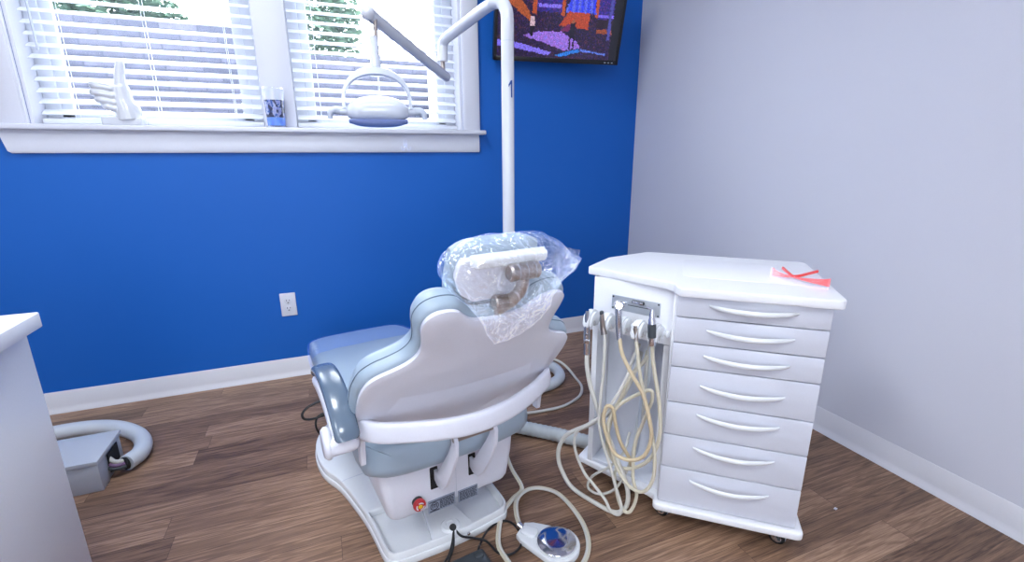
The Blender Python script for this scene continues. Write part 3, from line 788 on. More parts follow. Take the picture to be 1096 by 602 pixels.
# ------------------------------------------------------------------ dental chair (local: x right, y to the feet, z up)
TH = math.atan2(.164, .987)
CH = (-1.548, -1.335, 0)
ch = empty('dental_chair', CH, TH, 'pale blue-grey dental patient chair with glossy white back shell, seen from behind', 'dental chair')
# base plate with two shallow trays
half = [(.150, -.045), (.185, -.030), (.196, .0), (.199, .069), (.203, .137), (.213, .215), (.238, .352), (.272, .451), (.281, .549), (.268, .640), (.229, .722), (.16, .79), (.08, .82)]
pts = [(0, -.055)]+half+[(0, .825)]+[(-x, y) for x, y in half[::-1]]
out = [(p.x, p.y) for p in catmull([(x, y, 0) for x, y in pts], 4, True)]
bm = BM(); prism(bm, out, 0, .024, .004); link('base_plate', bm, 'plast', ch)
def scale_poly(P, d):
    n = len(P); o = []
    for i in range(n):
        a = Vector(P[i-1]); b = Vector(P[(i+1) % n]); t = (b-a).normalized(); o.append((P[i][0]-t.y*d, P[i][1]+t.x*d))
    return o
# raised cover: rim walls, centre spine and solid front part
bm = BM()
def area(P): return sum(P[i-1][0]*P[i][1]-P[i][0]*P[i-1][1] for i in range(len(P)))/2
sgn = 1 if area(out) > 0 else -1
inn = scale_poly(out, .004*sgn)
front = [p for p in inn if p[1] > .22]
def halfplane(P, y0, keep_above):
    o = []; n = len(P)
    for i in range(n):
        a, b = P[i-1], P[i]
        ia, ib = (a[1] > y0) == keep_above, (b[1] > y0) == keep_above
        if ia != ib:
            t = (y0-a[1])/(b[1]-a[1]); o.append((a[0]+(b[0]-a[0])*t, y0))
        if ib: o.append(b)
    return o
prism(bm, halfplane(inn, .16, True), .022, .048, .005, seg=3)
# rear rim as a wall following the outline
rim = [p for p in inn]
rear = sorted([p for p in inn if p[1] < .19 and p[0] < 0], key=lambda p: -p[1])+sorted([p for p in inn if p[1] < .19 and p[0] >= 0], key=lambda p: p[1])
rear = [Vector((p[0], p[1], 0)) for p in rear]
rings = []
for i, p in enumerate(rear):
    t = (rear[min(i+1, len(rear)-1)]-rear[max(i-1, 0)]).normalized(); nr = Vector((-t.y, t.x, 0))
    rings.append([p+Vector((0, 0, .022)), p+Vector((0, 0, .044)), p+nr*.002+Vector((0, 0, .047)), p+nr*.007+Vector((0, 0, .047)), p+nr*.010+Vector((0, 0, .044)), p+nr*.016+Vector((0, 0, .022))])
loft(bm, rings)
prism(bm, fillet([(-.034, .17), (-.050, .06), (-.060, -.005), (-.070, -.046), (.066, -.049), (.056, -.005), (.046, .06), (.034, .17)], .012), .022, .046, .004, seg=3)
lathe(bm, [(.03, .022), (.03, .047), (.024, .053), (.013, .054), (.012, .050)], 28, Matrix.Translation((-.002, -.020, 0)))
cov = link('base_cover', bm, 'plast', ch)
bm = BM(); tube(bm, [(-.232, .345, .0484), (-.18, .352, .0484), (.18, .352, .0484), (.232, .345, .0484)], .0008, 6, 3); link('panel_joint', bm, 'grip', cov)
bm = BM(); lathe(bm, [(.010, .0), (.010, .006)], 16, Matrix.Translation((-.002, -.036, .052)) @ Matrix.Rotation(math.radians(40), 4, 'X')); link('cable_gland', bm, 'black', ch)
bm = BM(); rod(bm, (.040, -.0525, .026), (.040, -.0585, .026), .005, 12, .001); link('lock_screw', bm, 'chrome', ch)
# lift column hidden under the body
bm = BM(); box(bm, -.11, .11, .12, .42, .04, .24, .02); link('lift_column', bm, 'plast', ch)
# body housing
bm = BM(); rings = []
def hsec(z, hw, y0, y1, r):
    P = fillet([(-hw, y0), (hw, y0), (hw, y1), (-hw, y1)], r, 6)
    return [(x, y, z) for x, y in P]
for z, hw, y0, y1, r in ((.150, .150, -.02, .40, .03), (.152, .170, -.036, .41, .035), (.160, .179, -.047, .42, .035), (.172, .184, -.052, .43, .035), (.25, .196, -.055, .45, .032), (.34, .205, -.052, .47, .03), (.37, .208, -.045, .48, .03)):
    rings.append(hsec(z, hw, y0, y1, r))
loft(bm, rings); hs = link('body_housing', bm, 'shell', ch, sharp=50)
bm = BM(); rod(bm, (.0075, -.0535, .16), (.0075, -.0555, .30), .0006, 6); link('panel_joint', bm, 'grip', hs)
# emergency stop
es = Matrix.Translation((-.107, -.052, .202)) @ Matrix.Rotation(PI/2, 4, 'X')
bm = BM(); lathe(bm, [(.015, 0), (.015, .004), (.011, .006), (.011, .012)], 28, es); e0 = link('emergency_stop', bm, 'dark', ch)
bm = BM(); lathe(bm, [(.012, .010), (.0165, .013), (.0175, .018), (.0165, .023), (.013, .0255), (.004, .026)], 32, es); e1 = link('button', bm, 'red', e0)
bm = BM()
for k in range(3):
    a0 = k*2*PI/3+.5; rg = []
    for j in range(9):
        a = a0+j/8*1.45
        rg.append([Vector((r_*math.cos(a), r_*math.sin(a), h_)) for r_, h_ in ((.0085, .0255), (.0115, .0255), (.0115, .0264), (.0085, .0267))])
    loft(bm, rg)
bmesh.ops.transform(bm, matrix=es, verts=bm.verts); link('arrow_marks', bm, 'trim', e0)
bm = BM(); lathe(bm, [(.006, .0255), (.006, .0268), (.005, .0272)], 20, es); link('centre_dot', bm, 'yellow', e0)
# rating labels
for (xa_, xb_, za, zb_), kind_ in (((-.078, .002, .148, .186), 0), ((.012, .073, .147, .183), 1)):
    bm = BM(); box(bm, xa_, xb_, -.0555, -.0525, za, zb_, .0); lbl = link('rating_label', bm, 'label', ch)
    bm = BM(); y0, y1 = -.0562, -.0555
    box(bm, xa_+.003, xb_-.003, y0, y1, zb_-.0055, zb_-.0035)
    rd = random.Random(kind_+5)
    xs = xa_+(.034 if kind_ == 0 else .004)
    for r_ in range(7):
        zz = zb_-.010-r_*.0038; x = xs
        while x < xb_-.006:
            w = rd.uniform(.003, .009); box(bm, x, min(x+w, xb_-.004), y0, y1, zz, zz+.0022); x += w+.0018
    if kind_ == 0:
        cx, cz = xa_+.018, (za+zb_)/2
        rings = [[(cx+r_*math.cos(a), yy, cz+r_*math.sin(a)) for r_, yy in ((.0105, y1), (.0105, y0), (.0125, y0), (.0125, y1))] for a in [2*PI*k/24 for k in range(24)]]
        loft(bm, rings, closed=True)
        for w0, w1, h0, h1_ in ((-.007, -.0045, -.005, .005), (-.001, .0015, -.005, .005), (.0045, .007, -.005, .005), (-.007, .007, .004, .0065)): box(bm, cx+w0, cx+w1, y0, y1, cz+h0, cz+h1_)
        box(bm, xa_+.004, xa_+.032, y0, y1, za+.003, za+.006)
    link('print', bm, 'print', lbl)
# back cushion, shell
BO = Vector((0, -.14, .54)); BWv = Vector((0, -.605, .796)); BNv = Vector((0, .796, .605))
def bp(x, w, n): return Vector((x, 0, 0))+BO+BWv*w+BNv*n
hp = [(.0, .308), (.03, .310), (.055, .317), (.074, .334), (.094, .354), (.118, .361), (.142, .356), (.155, .338), (.158, .31), (.155, .28), (.154, .25), (.159, .222), (.174, .199), (.202, .182), (.230, .169), (.250, .147), (.260, .107), (.262, .06), (.259, .01), (.248, -.03), (.222, -.058), (.180, -.09), (.10, -.128)]
full = hp+[(0, -.145)]+[(-x, w) for x, w in hp[:0:-1]]
def lean(w): return -.009*max(0, min(1, (w-.24)/.08))
O2 = [(p.x+lean(p.y), p.y) for p in catmull([(x, w, 0) for x, w in full], 4, True)]
sg_ = 1 if area(O2) > 0 else -1
def off(d): return scale_poly(O2, -d*sg_)
# shell: gently domed plate
bm = BM(); rings = []
def dome(x, w): return -.012*(1-min(1, (x/.27)**2))*(1-min(1, ((w-.12)/.3)**2))
def kick(w): return -.42*max(0, -w-.01)
for d, n in ((-.014, .009), (-.001, .009), (.000, .007), (.0, .001), (-.0012, .0)):
    rings.append([bp(x, w, n+kick(w)) for x, w in off(d)])
for sfac in (.85, .7, .55, .4, .25, .1):
    rings.append([bp(x*sfac, .13+(w-.13)*sfac, -.009*(1-sfac*sfac)+kick(.13+(w-.13)*sfac)) for x, w in off(-.0012)])
loft(bm, rings); link('back_shell', bm, 'shell', ch, sharp=50)
bm = BM(); rings = []
for d, n in ((-.02, .0085), (-.004, .009), (.002, .010), (.0055, .015), (.0075, .024), (.008, .034), (.0075, .044), (.004, .054), (-.003, .062), (-.015, .067), (-.035, .069)):
    rings.append([bp(x, w, n) for x, w in off(d)])
loft(bm, rings); bc = link('back_cushion', bm, 'cush', ch, sharp=60)
bm = BM(); seam = off(.0082); tube(bm, [bp(x, w, .034) for x, w in seam], .0011, 6, 0, closed=True); link('piping', bm, 'seam', bc)

# seat cushion and leg rest: one continuous pad
bm = BM(); rings = []
prof = [(-.105, .16, .350, .405), (-.100, .195, .330, .418), (-.085, .225, .316, .428), (-.05, .240, .306, .442), (0, .245, .305, .458), (.1, .245, .325, .474), (.2, .245, .33, .468), (.35, .244, .33, .455), (.5, .240, .32, .430), (.62, .234, .295, .400), (.72, .228, .27, .372), (.85, .221, .25, .350), (.95, .214, .24, .334), (1.0, .206, .238, .325), (1.022, .192, .242, .316), (1.034, .165, .256, .302)]
for y, hw, z0, z1 in prof:
    rings.append([(x, y, z) for x, z in sect(0, (z0+z1)/2, hw, (z1-z0)/2, 4.5 if y > -.06 else 3.2, 36)])
loft(bm, rings); sc_ = link('seat_cushion', bm, 'cush', ch, sharp=60)
bm = BM(); tube(bm, [(-.232, -.078, .43), (-.205, -.097, .415), (-.17, -.099, .385), (-.145, -.084, .335), (-.14, -.06, .312)], .0014, 6, 6); link('piping', bm, 'cush', sc_)

# support band that wraps the back
bm = BM(); plan = [(-.262, -.085), (-.2655, -.106), (-.235, -.156), (-.194, -.187), (-.102, -.229), (-.02, -.246), (.07, -.236), (.164, -.200), (.225, -.165), (.258, -.140), (.268, -.10)]
P = catmull([(x, y, 0) for x, y in plan], 6); rings = []
for i, p in enumerate(P):
    t = (P[min(i+1, len(P)-1)]-P[max(i-1, 0)]).normalized(); nr = Vector((t.y, -t.x, 0))   # outward (rear)
    if nr.y > 0 and abs(t.x) > .3: nr = -nr
    q = i/(len(P)-1)
    rings.append([p+nr*a+Vector((0, 0, z)) for a, z in ((-.010, .492), (.0, .485), (.0035, .487), (.005, .494), (.004, .524), (.002, .532), (-.002, .535), (-.012, .533), (-.016, .528), (-.010, .52))])
loft(bm, rings); link('support_band', bm, 'shell', ch, sharp=50)
# rod and the two J-brackets
bm = BM(); rod(bm, (-.058, -.196, .450), (.058, -.196, .450), .0055, 16, .001); link('bracket_rod', bm, 'brushed', ch)
jp = [(-.184, .460), (-.200, .463), (-.209, .448), (-.206, .408), (-.172, .340), (-.134, .280), (-.104, .250), (-.074, .243), (-.05, .252), (-.03, .262), (-.03, .288), (-.060, .280), (-.082, .290), (-.108, .325), (-.158, .392), (-.181, .43)]
jp = fillet(jp, .008, 3)
for s in (-.052, .054):
    mt = Matrix(((0, 0, 1, s), (1, 0, 0, 0), (0, 1, 0, 0), (0, 0, 0, 1)))
    bm = BM(); prism(bm, jp, -.0045, .0045, .0012, mt); link('back_bracket', bm, 'shell', ch)
for s in (-.060, .054):
    bm = BM(); prism(bm, fillet([(s-.008, .222), (s+.014, .222), (s+.014, .290), (s-.008, .290)], .003), 0, .001, 0, Matrix.Translation((0, -.0548, 0)) @ Matrix.Rotation(PI/2, 4, 'X')); link('bracket_slot', bm, 'slot', hs)
# armrests
arm_path = [(-.166, .514), (-.158, .528), (-.140, .545), (-.105, .566), (-.055, .583), (.0, .590), (.055, .585), (.098, .570), (.118, .545)]
for s in (-1, 1):
    P = catmull([(0, y+(.075 if s > 0 else 0), z-(.03 if s > 0 else 0)) for y, z in arm_path], 4); rings = []; rb = []; ax_ = .262 if s > 0 else .2845; dy = .075 if s > 0 else 0; dz = -.03 if s > 0 else 0
    for i, p in enumerate(P):
        t = (P[min(i+1, len(P)-1)]-P[max(i-1, 0)]).normalized(); up = Vector((0, -t.z, t.y)); q = i/(len(P)-1)
        cx = s*ax_; hw = .0265*(1-max(0, (q-.9)/.1)**2*.55)*(1-max(0, (.08-q)/.08)**2*.2)
        top = .014; r1 = []
        for a in range(20):
            an = 2*PI*a/20; c, sn = math.cos(an), math.sin(an)
            r1.append(Vector((cx, p.y, p.z))+Vector((1, 0, 0))*hw*abs(c)**.6*(1 if c > 0 else -1)+up*(.001+top*abs(sn)**.7*(1 if sn > 0 else -.6)))
        rings.append(r1)
        if q < .97:
            r2 = []; dn = .012+.016*math.sin(PI*min(1, q*1.1))**.5*(1-q*.5)
            for a in range(16):
                an = 2*PI*a/16; c, sn = math.cos(an), math.sin(an)
                r2.append(Vector((cx, p.y, p.z))-up*(.010+dn)+Vector((1, 0, 0))*(hw+.0015)*abs(c)**.5*(1 if c > 0 else -1)+up*dn*abs(sn)**.6*(1 if sn > 0 else -1))
            rb.append(r2)
    bm = BM(); loft(bm, rb)
    xo = s*(ax_+.042); xi = s*(ax_-.026); box(bm, min(xo, xi), max(xo, xi), -.165+dy, -.100+dy, .478+dz, .520+dz, .014, seg=3); rod(bm, (s*(ax_+.046), -.128+dy, .498+dz), (s*(ax_+.028), -.128+dy, .498+dz), .036, 24, .006)
    ar = link('armrest', bm, 'shell', ch, sharp=50)
    bm = BM(); loft(bm, rings); link('arm_pad', bm, 'pad', ar, sharp=60)
    bm = BM(); prism(bm, fillet([(-.132, .535), (-.098, .535), (-.085, .40), (-.11, .40)], .006), s*.246-.006, s*.246+.006, .002, Matrix(((0, 0, 1, 0), (1, 0, 0, 0), (0, 1, 0, 0), (0, 0, 0, 1))))
    link('arm_bracket', bm, 'shell', ar)

# headrest
hd = empty('headrest', (0, 0, 0)); hd.parent = ch
hr = link('headrest_frame', (lambda b: (rod(b, (-.006, -.372, .887), (.060, -.372, .887), .017, 28, .004), b)[1])(BM()), 'brushed', ch)
COL.objects.unlink(hd); bpy.data.objects.remove(hd)
bm = BM()
tube(bm, [(.030, -.366, .875), (.027, -.362, .85), (.018, -.340, .822), (.002, -.315, .80), (-.005, -.29, .775)], .014, 14, 5, sq=(1.0, .8))
link('headrest_arm', bm, 'brushed', ch)
bm = BM(); rod(bm, (-.018, -.334, .820), (.028, -.334, .820), .015, 22, .003); link('lower_knuckle', bm, 'brushed', ch)
bm = BM()
for k in range(3): 
    x = .010+.018*k; lathe(bm, [(.0174, 0), (.0174, .0012)], 24, Matrix.Translation((x, -.372, .887)) @ Matrix.Rotation(PI/2, 4, 'Y'))
link('knuckle_groove', bm, 'alu', hr)
# pad, leaning less than the back
HM = Matrix.Translation((-.008, -.330, .883)) @ Matrix.Rotation(math.radians(24), 4, 'X')
bm = BM(); rings = []
for k in range(13):
    t = -1+2*k/12; x = t*.095; e = (1-abs(t)**5)**.5 if abs(t) < 1 else .0
    e = max(e, .45); zo = .006*(1-t*t)
    rings.append([HM @ Vector((x, .026+b_, c_+zo)) for b_, c_ in sect(0, .000, .024*e, .056*(.72+.28*e), 3.0, 24)])
loft(bm, rings); link('headrest_cushion', bm, 'cush', ch, sharp=60)
bm = BM(); rings = []
hsP = fillet([(-.088, .040), (.088, .040), (.090, -.010), (.060, -.050), (.030, -.062), (-.045, -.062), (-.075, -.04), (-.092, -.0)], .016, 4)
prism(bm, hsP, -.004, .010, .003, HM @ Matrix.Rotation(PI/2, 4, 'X'), seg=3)
link('headrest_shell', bm, 'shell', ch, sharp=50)
bm = BM(); pr = fillet([(-.074, .0), (-.058, -.024), (.094, -.024), (.098, .0)], .008, 3)
prism(bm, pr, .026, .048, .005, HM, seg=3); link('headrest_ledge', bm, 'plast', ch)
bm = BM(); tube(bm, [HM @ Vector((.03, -.008, -.01)), Vector((.028, -.350, .877)), Vector((.028, -.372, .887))], .012, 12, 4); link('headrest_stem', bm, 'brushed', ch)

# clear bag over the headrest
bag = empty('headrest_cover', CH, TH, 'crumpled clear plastic bag pulled over the chair headrest', 'plastic cover')
bm = BM()
SEC = [ # z, x left, x right, y rear, y front
    (.954, -.030, .080, -.345, -.310), (.951, -.060, .098, -.362, -.292), (.940, -.090, .118, -.378, -.272), (.924, -.112, .138, -.388, -.262),
    (.906, -.122, .160, -.394, -.262), (.890, -.125, .182, -.398, -.265), (.877, -.121, .170, -.401, -.270), (.862, -.112, .138, -.404, -.275),
    (.846, -.098, .116, -.406, -.285), (.830, -.082, .098, -.405, -.300), (.812, -.073, .082, -.402, -.350), (.79, -.064, .058, -.396, -.372), (.768, -.052, .018, -.388, -.374), (.752, -.040, -.018, -.378, -.370)]
rings = []; NN = 56
for zi in range(len(SEC)-1):
    for sub in range(4):
        f = sub/4; a, b = SEC[zi], SEC[zi+1]; z, xl, xr, yr, yf = [a[i]*(1-f)+b[i]*f for i in range(5)]
        ring = []
        for k in range(NN):
            t = 2*PI*k/NN; c, s = math.cos(t), math.sin(t)
            x = (xl+xr)/2+(xr-xl)/2*abs(c)**.8*(1 if c > 0 else -1); y = (yr+yf)/2+(yf-yr)/2*abs(s)**.8*(1 if s > 0 else -1)
            p = Vector((x, y, z))
            w1 = noise.noise(Vector((x*26+3, z*30, y*26)))
            w2 = abs(noise.noise(Vector((x*60, z*22+x*40, y*60+7))))
            w3 = 1-abs(noise.noise(Vector((x*17+z*12, y*17, z*9-x*8)))*2.4)
            d = Vector((c, s, 0))*(w1*.004-w2*.003+max(0, w3)**3*.0035)
            ring.append(p+d+Vector((0, 0, w1*.004)))
        rings.append(ring)
loft(bm, rings)
# pinched flap at the right
fl = [(.150, -.33, .925), (.187, -.34, .904), (.186, -.345, .893), (.150, -.335, .880)]
link('film', bm, 'film_clear', bag, sharp=30)
bm = BM()
loft(bm, [[Vector((.160, -.318, .912)), Vector((.160, -.322, .912)), Vector((.160, -.322, .886)), Vector((.160, -.318, .886))], [Vector((.196, -.330, .902)), Vector((.196, -.332, .902)), Vector((.192, -.332, .888)), Vector((.192, -.330, .888))]])
link('pinched_edge', bm, 'film_clear', bag)

# clear cover on the foot of the leg rest
fc = empty('foot_cover', CH, TH, 'clear plastic cover stretched over the foot end of the chair', 'plastic cover')
bm = BM(); rings = []
def pint(y):
    for a, b in zip(prof, prof[1:]):
        if a[0] <= y <= b[0]:
            f = (y-a[0])/(b[0]-a[0]); return [a[i]*(1-f)+b[i]*f for i in range(4)]
    return list(prof[-1])
for y in [.70, .74, .78, .82, .86, .90, .94, .98, 1.01, 1.030, 1.045, 1.052]:
    _, hw, z0, z1 = pint(min(y, 1.034)); g = .004+.003*noise.noise(Vector((0, y*20, 0)))
    if y > 1.04: hw *= .9; z1 -= .006
    rings.append([(x+.002*noise.noise(Vector((x*8, y*6, 3))), y, z+.0012*math.sin(x*90+y*20)) for x, z in sect(0, (z0-.022+z1+g)/2, hw+.010, (z1+g-z0+.022)/2, 5, 44)])
R_ = rings; loft(bm, R_, cap=False); bm.faces.new([bm.verts[len(bm.verts)-44+k] for k in range(44)]) if bm.verts.ensure_lookup_table() is None else None
link('film', bm, 'film_blue', fc, sharp=50)

# ------------------------------------------------------------------ operating light
ol = empty('operating_light', (-1.182, -.911, 0), 0, 'white dental lamp on a jointed arm and tall post behind the chair', 'lamp')
L0 = Vector((-1.182, -.911, 0))
def LL(p): return Vector(p)-L0
bm = BM()
tube(bm, [LL(p) for p in [(-1.182, -.911, .30), (-1.182, -.911, .8), (-1.182, -.911, 1.45), (-1.182, -.911, 1.53), (-1.186, -.905, 1.560), (-1.196, -.890, 1.581), (-1.215, -.858, 1.588)]], .0215, 24, 5)
tube(bm, [LL(p) for p in [(-1.182, -.911, .33), (-1.182, -.911, .27), (-1.20, -.915, .24), (-1.28, -.95, .235), (-1.40, -.99, .235)]], .024, 18, 6)
post = link('post', bm, 'enamel', ol)
bm = BM(); rod(bm, (0, 0, 1.46), (0, 0, 1.462), .0219, 28); link('joint_line', bm, 'grip', post)
# blue numeral 1 on the post, turned a little to the right of the viewer
vd = Vector((-1.802+1.182, -2.493+.911)).normalized(); an = math.atan2(vd.y, vd.x)
bm = BM()
def onpost(a, z): return Vector((.0222*math.cos(a), .0222*math.sin(a), z))
def patch(a0, a1, z0, z1):
    n = 4; V = [[bm.verts.new(onpost(a0+(a1-a0)*i/n, z)) for z in (z0, z1)] for i in range(n+1)]
    for i in range(n): bm.faces.new((V[i][0], V[i+1][0], V[i+1][1], V[i][1]))
a1_ = an+.62
patch(a1_-.13, a1_+.13, 1.286, 1.340)
V = [bm.verts.new(onpost(a1_-.12, 1.340)), bm.verts.new(onpost(a1_-.50, 1.327)), bm.verts.new(onpost(a1_-.50, 1.318)), bm.verts.new(onpost(a1_-.12, 1.329))]; bm.faces.new(V)
link('numeral', bm, 'printblue', post)
bm = BM()
tube(bm, [LL(p) for p in [(-1.205, -.873, 1.586), (-1.225, -.80, 1.580), (-1.270, -.60, 1.552), (-1.287, -.535, 1.542), (-1.295, -.506, 1.528), (-1.298, -.500, 1.50), (-1.299, -.500, 1.462)]], .0195, 20, 6)
link('upper_arm', bm, 'enamel', ol)
bm = BM(); rod(bm, LL((-1.299, -.502, 1.425)), LL((-1.299, -.500, 1.468)), .009, 14); link('pivot_pin', bm, 'brushed', ol)
bm = BM(); a_, b_ = LL((-1.285, -.490, 1.407)), LL((-1.622, -.918, 1.503))
rod(bm, a_, b_, .0185, 24); blob(bm, a_, (.0184, .0184, .0184)); blob(bm, b_, (.0205, .0205, .0205)); link('lower_arm', bm, 'enamel', ol)
lx, ly = -1.607, -.908
bm = BM(); rod(bm, LL((lx+.004, ly, 1.44)), LL((lx+.006, ly, 1.49)), .006, 12); link('swivel_pin', bm, 'brushed', ol)
bm = BM(); lathe(bm, [(.012, 0), (.015, .003), (.0155, .045), (.012, .05), (.0125, .095), (.009, .1)], 20, Matrix.Translation(LL((lx-.002, ly, 1.345)))); link('swivel_stem', bm, 'lamp_white', ol)
# lamp axis across the view
ax = Vector((.993, -.118, 0)); fwd = Vector((-.118, -.993, 0))
LC = LL((-1.612, -.908, 1.228))
def lp(u, v, w): return LC+ax*u+fwd*v+Vector((0, 0, w))
bm = BM(); rings = []
for k in range(25):
    a = PI*k/24; u = -.100*math.cos(a); w = .022+.098*math.sin(a)**.8 if 0 < k < 24 else .012
    wd = .0165+.006*math.sin(a); t_ = .008+.012*math.sin(a)**2
    rr = Vector((-math.cos(a), math.sin(a)))
    rings.append([lp(u-rr.x*t_*j, wd*i_, w-rr.y*t_*j) for i_, j in ((-1, -.4), (-.8, -.5), (.8, -.5), (1, -.4), (1, .5), (.8, .6), (-.8, .6), (-1, .5))])
loft(bm, rings); rod(bm, lp(0, 0, .108), lp(0, 0, .128), .016, 20, .003)
link('yoke', bm, 'lamp_white', ol, sharp=50)
bm = BM(); rings = []
for k in range(21):
    t = -1+2*k/20; u = t*.090; e = (1-abs(t)**6)**.5 if abs(t) < .999 else .0; e = max(e, .55)
    hh = .044*(1-.32*t*t)*e; zc = .004-.002*t*t; dd = .052*e
    ring = []
    for a in range(24):
        an_ = 2*PI*a/24; c, s = math.cos(an_), math.sin(an_)
        ring.append(lp(u, dd*abs(c)**.7*(1 if c > 0 else -1), zc+(hh if s > 0 else .030*e)*abs(s)**.75*(1 if s > 0 else -1)))
    rings.append(ring)
loft(bm, rings); hd_ = link('lamp_head', bm, 'lamp_white', ol, sharp=55)
bm = BM(); rings = []
for k in range(17):
    t = -1+2*k/16; u = t*.087; e = max((1-t**6)**.5 if abs(t) < .999 else 0, .6)
    rings.append([lp(u, .050*e*math.cos(a), -.023-.020*e*max(0, -math.sin(a))**.7*(1-.3*t*t)+.004*max(0, math.sin(a))) for a in [2*PI*j/20 for j in range(20)]])
loft(bm, rings); link('lens', bm, 'lamp_lens', hd_, sharp=55)
for s in (-1, 1):
    bm = BM(); rod(bm, lp(s*.082, 0, .004), lp(s*.114, 0, .004), .0125, 18, .002); link('pivot', bm, 'lamp_white', hd_)
    bm = BM(); tube(bm, [lp(s*.112, 0, .004), lp(s*.128, .002, .006), lp(s*.139, .004, -.002), lp(s*.141, .005, -.018)], .012, 14, 5, rfun=lambda q: .013-.006*q); link('handle', bm, 'grip', hd_)

# ------------------------------------------------------------------ floor things
ped = empty('foot_pedal', (-1.274, -1.507, 0), 0, 'white foot control with a round chrome disc and cream hose on the floor', 'foot control')
pd = Vector((-1.345+1.274, -1.42+1.507, 0)); pd.normalize(); sd = Vector((-pd.y, pd.x, 0))
plist = []
for k in range(19):
    a = -PI/2-.25+(-PI+.5)*k/18
    c = Vector((0, 0, 0))+(pd*math.sin(-a-PI/2-PI/2+PI/2)*0)
    ang = PI*.5+.15+(PI-.3)*k/18+0
    plist.append(pd*math.cos(ang)*.067+sd*math.sin(ang)*.067)
nose = [pd*.095-sd*.040, pd*.118-sd*.026, pd*.118+sd*.026, pd*.095+sd*.040]
poly = [(p.x, p.y) for p in plist]+[(p.x, p.y) for p in nose]
if area(poly) < 0: poly = poly[::-1]
bm = BM(); prism(bm, poly, .002, .022, .004, seg=3); link('housing', bm, 'plast', ped)
bm = BM(); prism(bm, scale_poly(poly, .003), 0, .004); link('rubber_sole', bm, 'dark', ped)
bm = BM(); lathe(bm, [(.058, .020), (.058, .026)], 40); link('disc_skirt', bm, 'plast', ped)
bm = BM(); lathe(bm, [(.048, .024), (.0545, .028), (.056, .0295), (.054, .0315), (.028, .0336), (.002, .0356), (.0005, .0357)], 64); link('chrome_disc', bm, 'chrome', ped, sharp=60)
bm = BM(); prism(bm, fillet([tuple((pd*.062-sd*.018+sd*.0).xy), tuple((pd*.062+sd*.02).xy), tuple((pd*.112+sd*.02).xy), tuple((pd*.112-sd*.014).xy)], .014, 5), .021, .030, .004, seg=3); link('nose_cover', bm, 'plast', ped)
PH = [(-1.30, -1.07, .16), (-1.291, -1.12, .11), (-1.284, -1.18, .05), (-1.271, -1.245, .012), (-1.317, -1.277, .009), (-1.37, -1.323, .008), (-1.404, -1.38, .008), (-1.427, -1.442, .008), (-1.422, -1.504, .008), (-1.41, -1.582, .008), (-1.348, -1.622, .008), (-1.274, -1.607, .008), (-1.216, -1.573, .008), (-1.178, -1.522, .008), (-1.158, -1.452, .008), (-1.158, -1.366, .008), (-1.172, -1.305, .008), (-1.209, -1.266, .008), (-1.248, -1.255, .008), (-1.287, -1.272, .012), (-1.320, -1.312, .022), (-1.338, -1.36, .020), (-1.345, -1.405, .016)]
PH = [Vector(p)-Vector((-1.274, -1.507, 0)) for p in PH]
PP = catmull(PH, 6)
for s, m_ in ((-1, 'hose_cream'), (1, 'hose_white')):
    q = []
    for i, p in enumerate(PP):
        t = (PP[min(i+1, len(PP)-1)]-PP[max(i-1, 0)]).normalized(); nr = Vector((-t.y, t.x, 0))
        q.append(p+nr*s*.0034)
    bm = BM(); tube(bm, q, .0042, 8, 0); link('hose', bm, m_, ped)
bm = BM(); e_ = PH[-1]; rod(bm, e_+Vector((-.004, .008, .004)), e_+Vector((.008, -.012, -.003)), .010, 16, .002); link('hose_connector', bm, 'chrome', ped)

br_ = empty('foot_switch_box', (-1.522, -1.487, 0), math.radians(8), 'dark grey plastic block on the floor at the bottom edge, behind the chair base', 'box')
bm = BM(); box(bm, -.052, .05, -.03, .035, 0, .030, .010, seg=3); link('body', bm, 'dark', br_)
bm = BM(); lathe(bm, [(.012, .029), (.012, .033), (.009, .035)], 20, Matrix.Translation((.028, .012, 0))); link('button', bm, 'dark', br_)
pc = [([(-1.540, -1.372, .052), (-1.525, -1.392, .035), (-1.49, -1.398, .02), (-1.455, -1.410, .007), (-1.437, -1.461, .006), (-1.41, -1.479, .006), (-1.378, -1.471, .006), (-1.352, -1.437, .006), (-1.357, -1.376, .006), (-1.39, -1.352, .006), (-1.442, -1.380, .012), (-1.475, -1.415, .008), (-1.485, -1.435, .020), (-1.495, -1.457, .022)], 'black looping cable from the chair base to the dark block'),
      ([(-1.541, -1.374, .052), (-1.552, -1.400, .035), (-1.567, -1.418, .012), (-1.588, -1.440, .006), (-1.60, -1.47, .006), (-1.605, -1.56, .006)], 'black cable dropping from the chair base, leftmost of the pair'),
      ([(-1.543, -1.371, .052), (-1.553, -1.412, .030), (-1.572, -1.432, .006), (-1.582, -1.465, .006), (-1.585, -1.56, .006)], 'black cable dropping from the chair base, right of its twin')]
for l, lab in pc:
    t = empty('power_cable', l[0], 0, lab, 'cable', 'black cables at the chair base')
    bm = BM(); tube(bm, [Vector(p)-Vector(l[0]) for p in l], .0034, 8, 6); link('cord', bm, 'black', t)

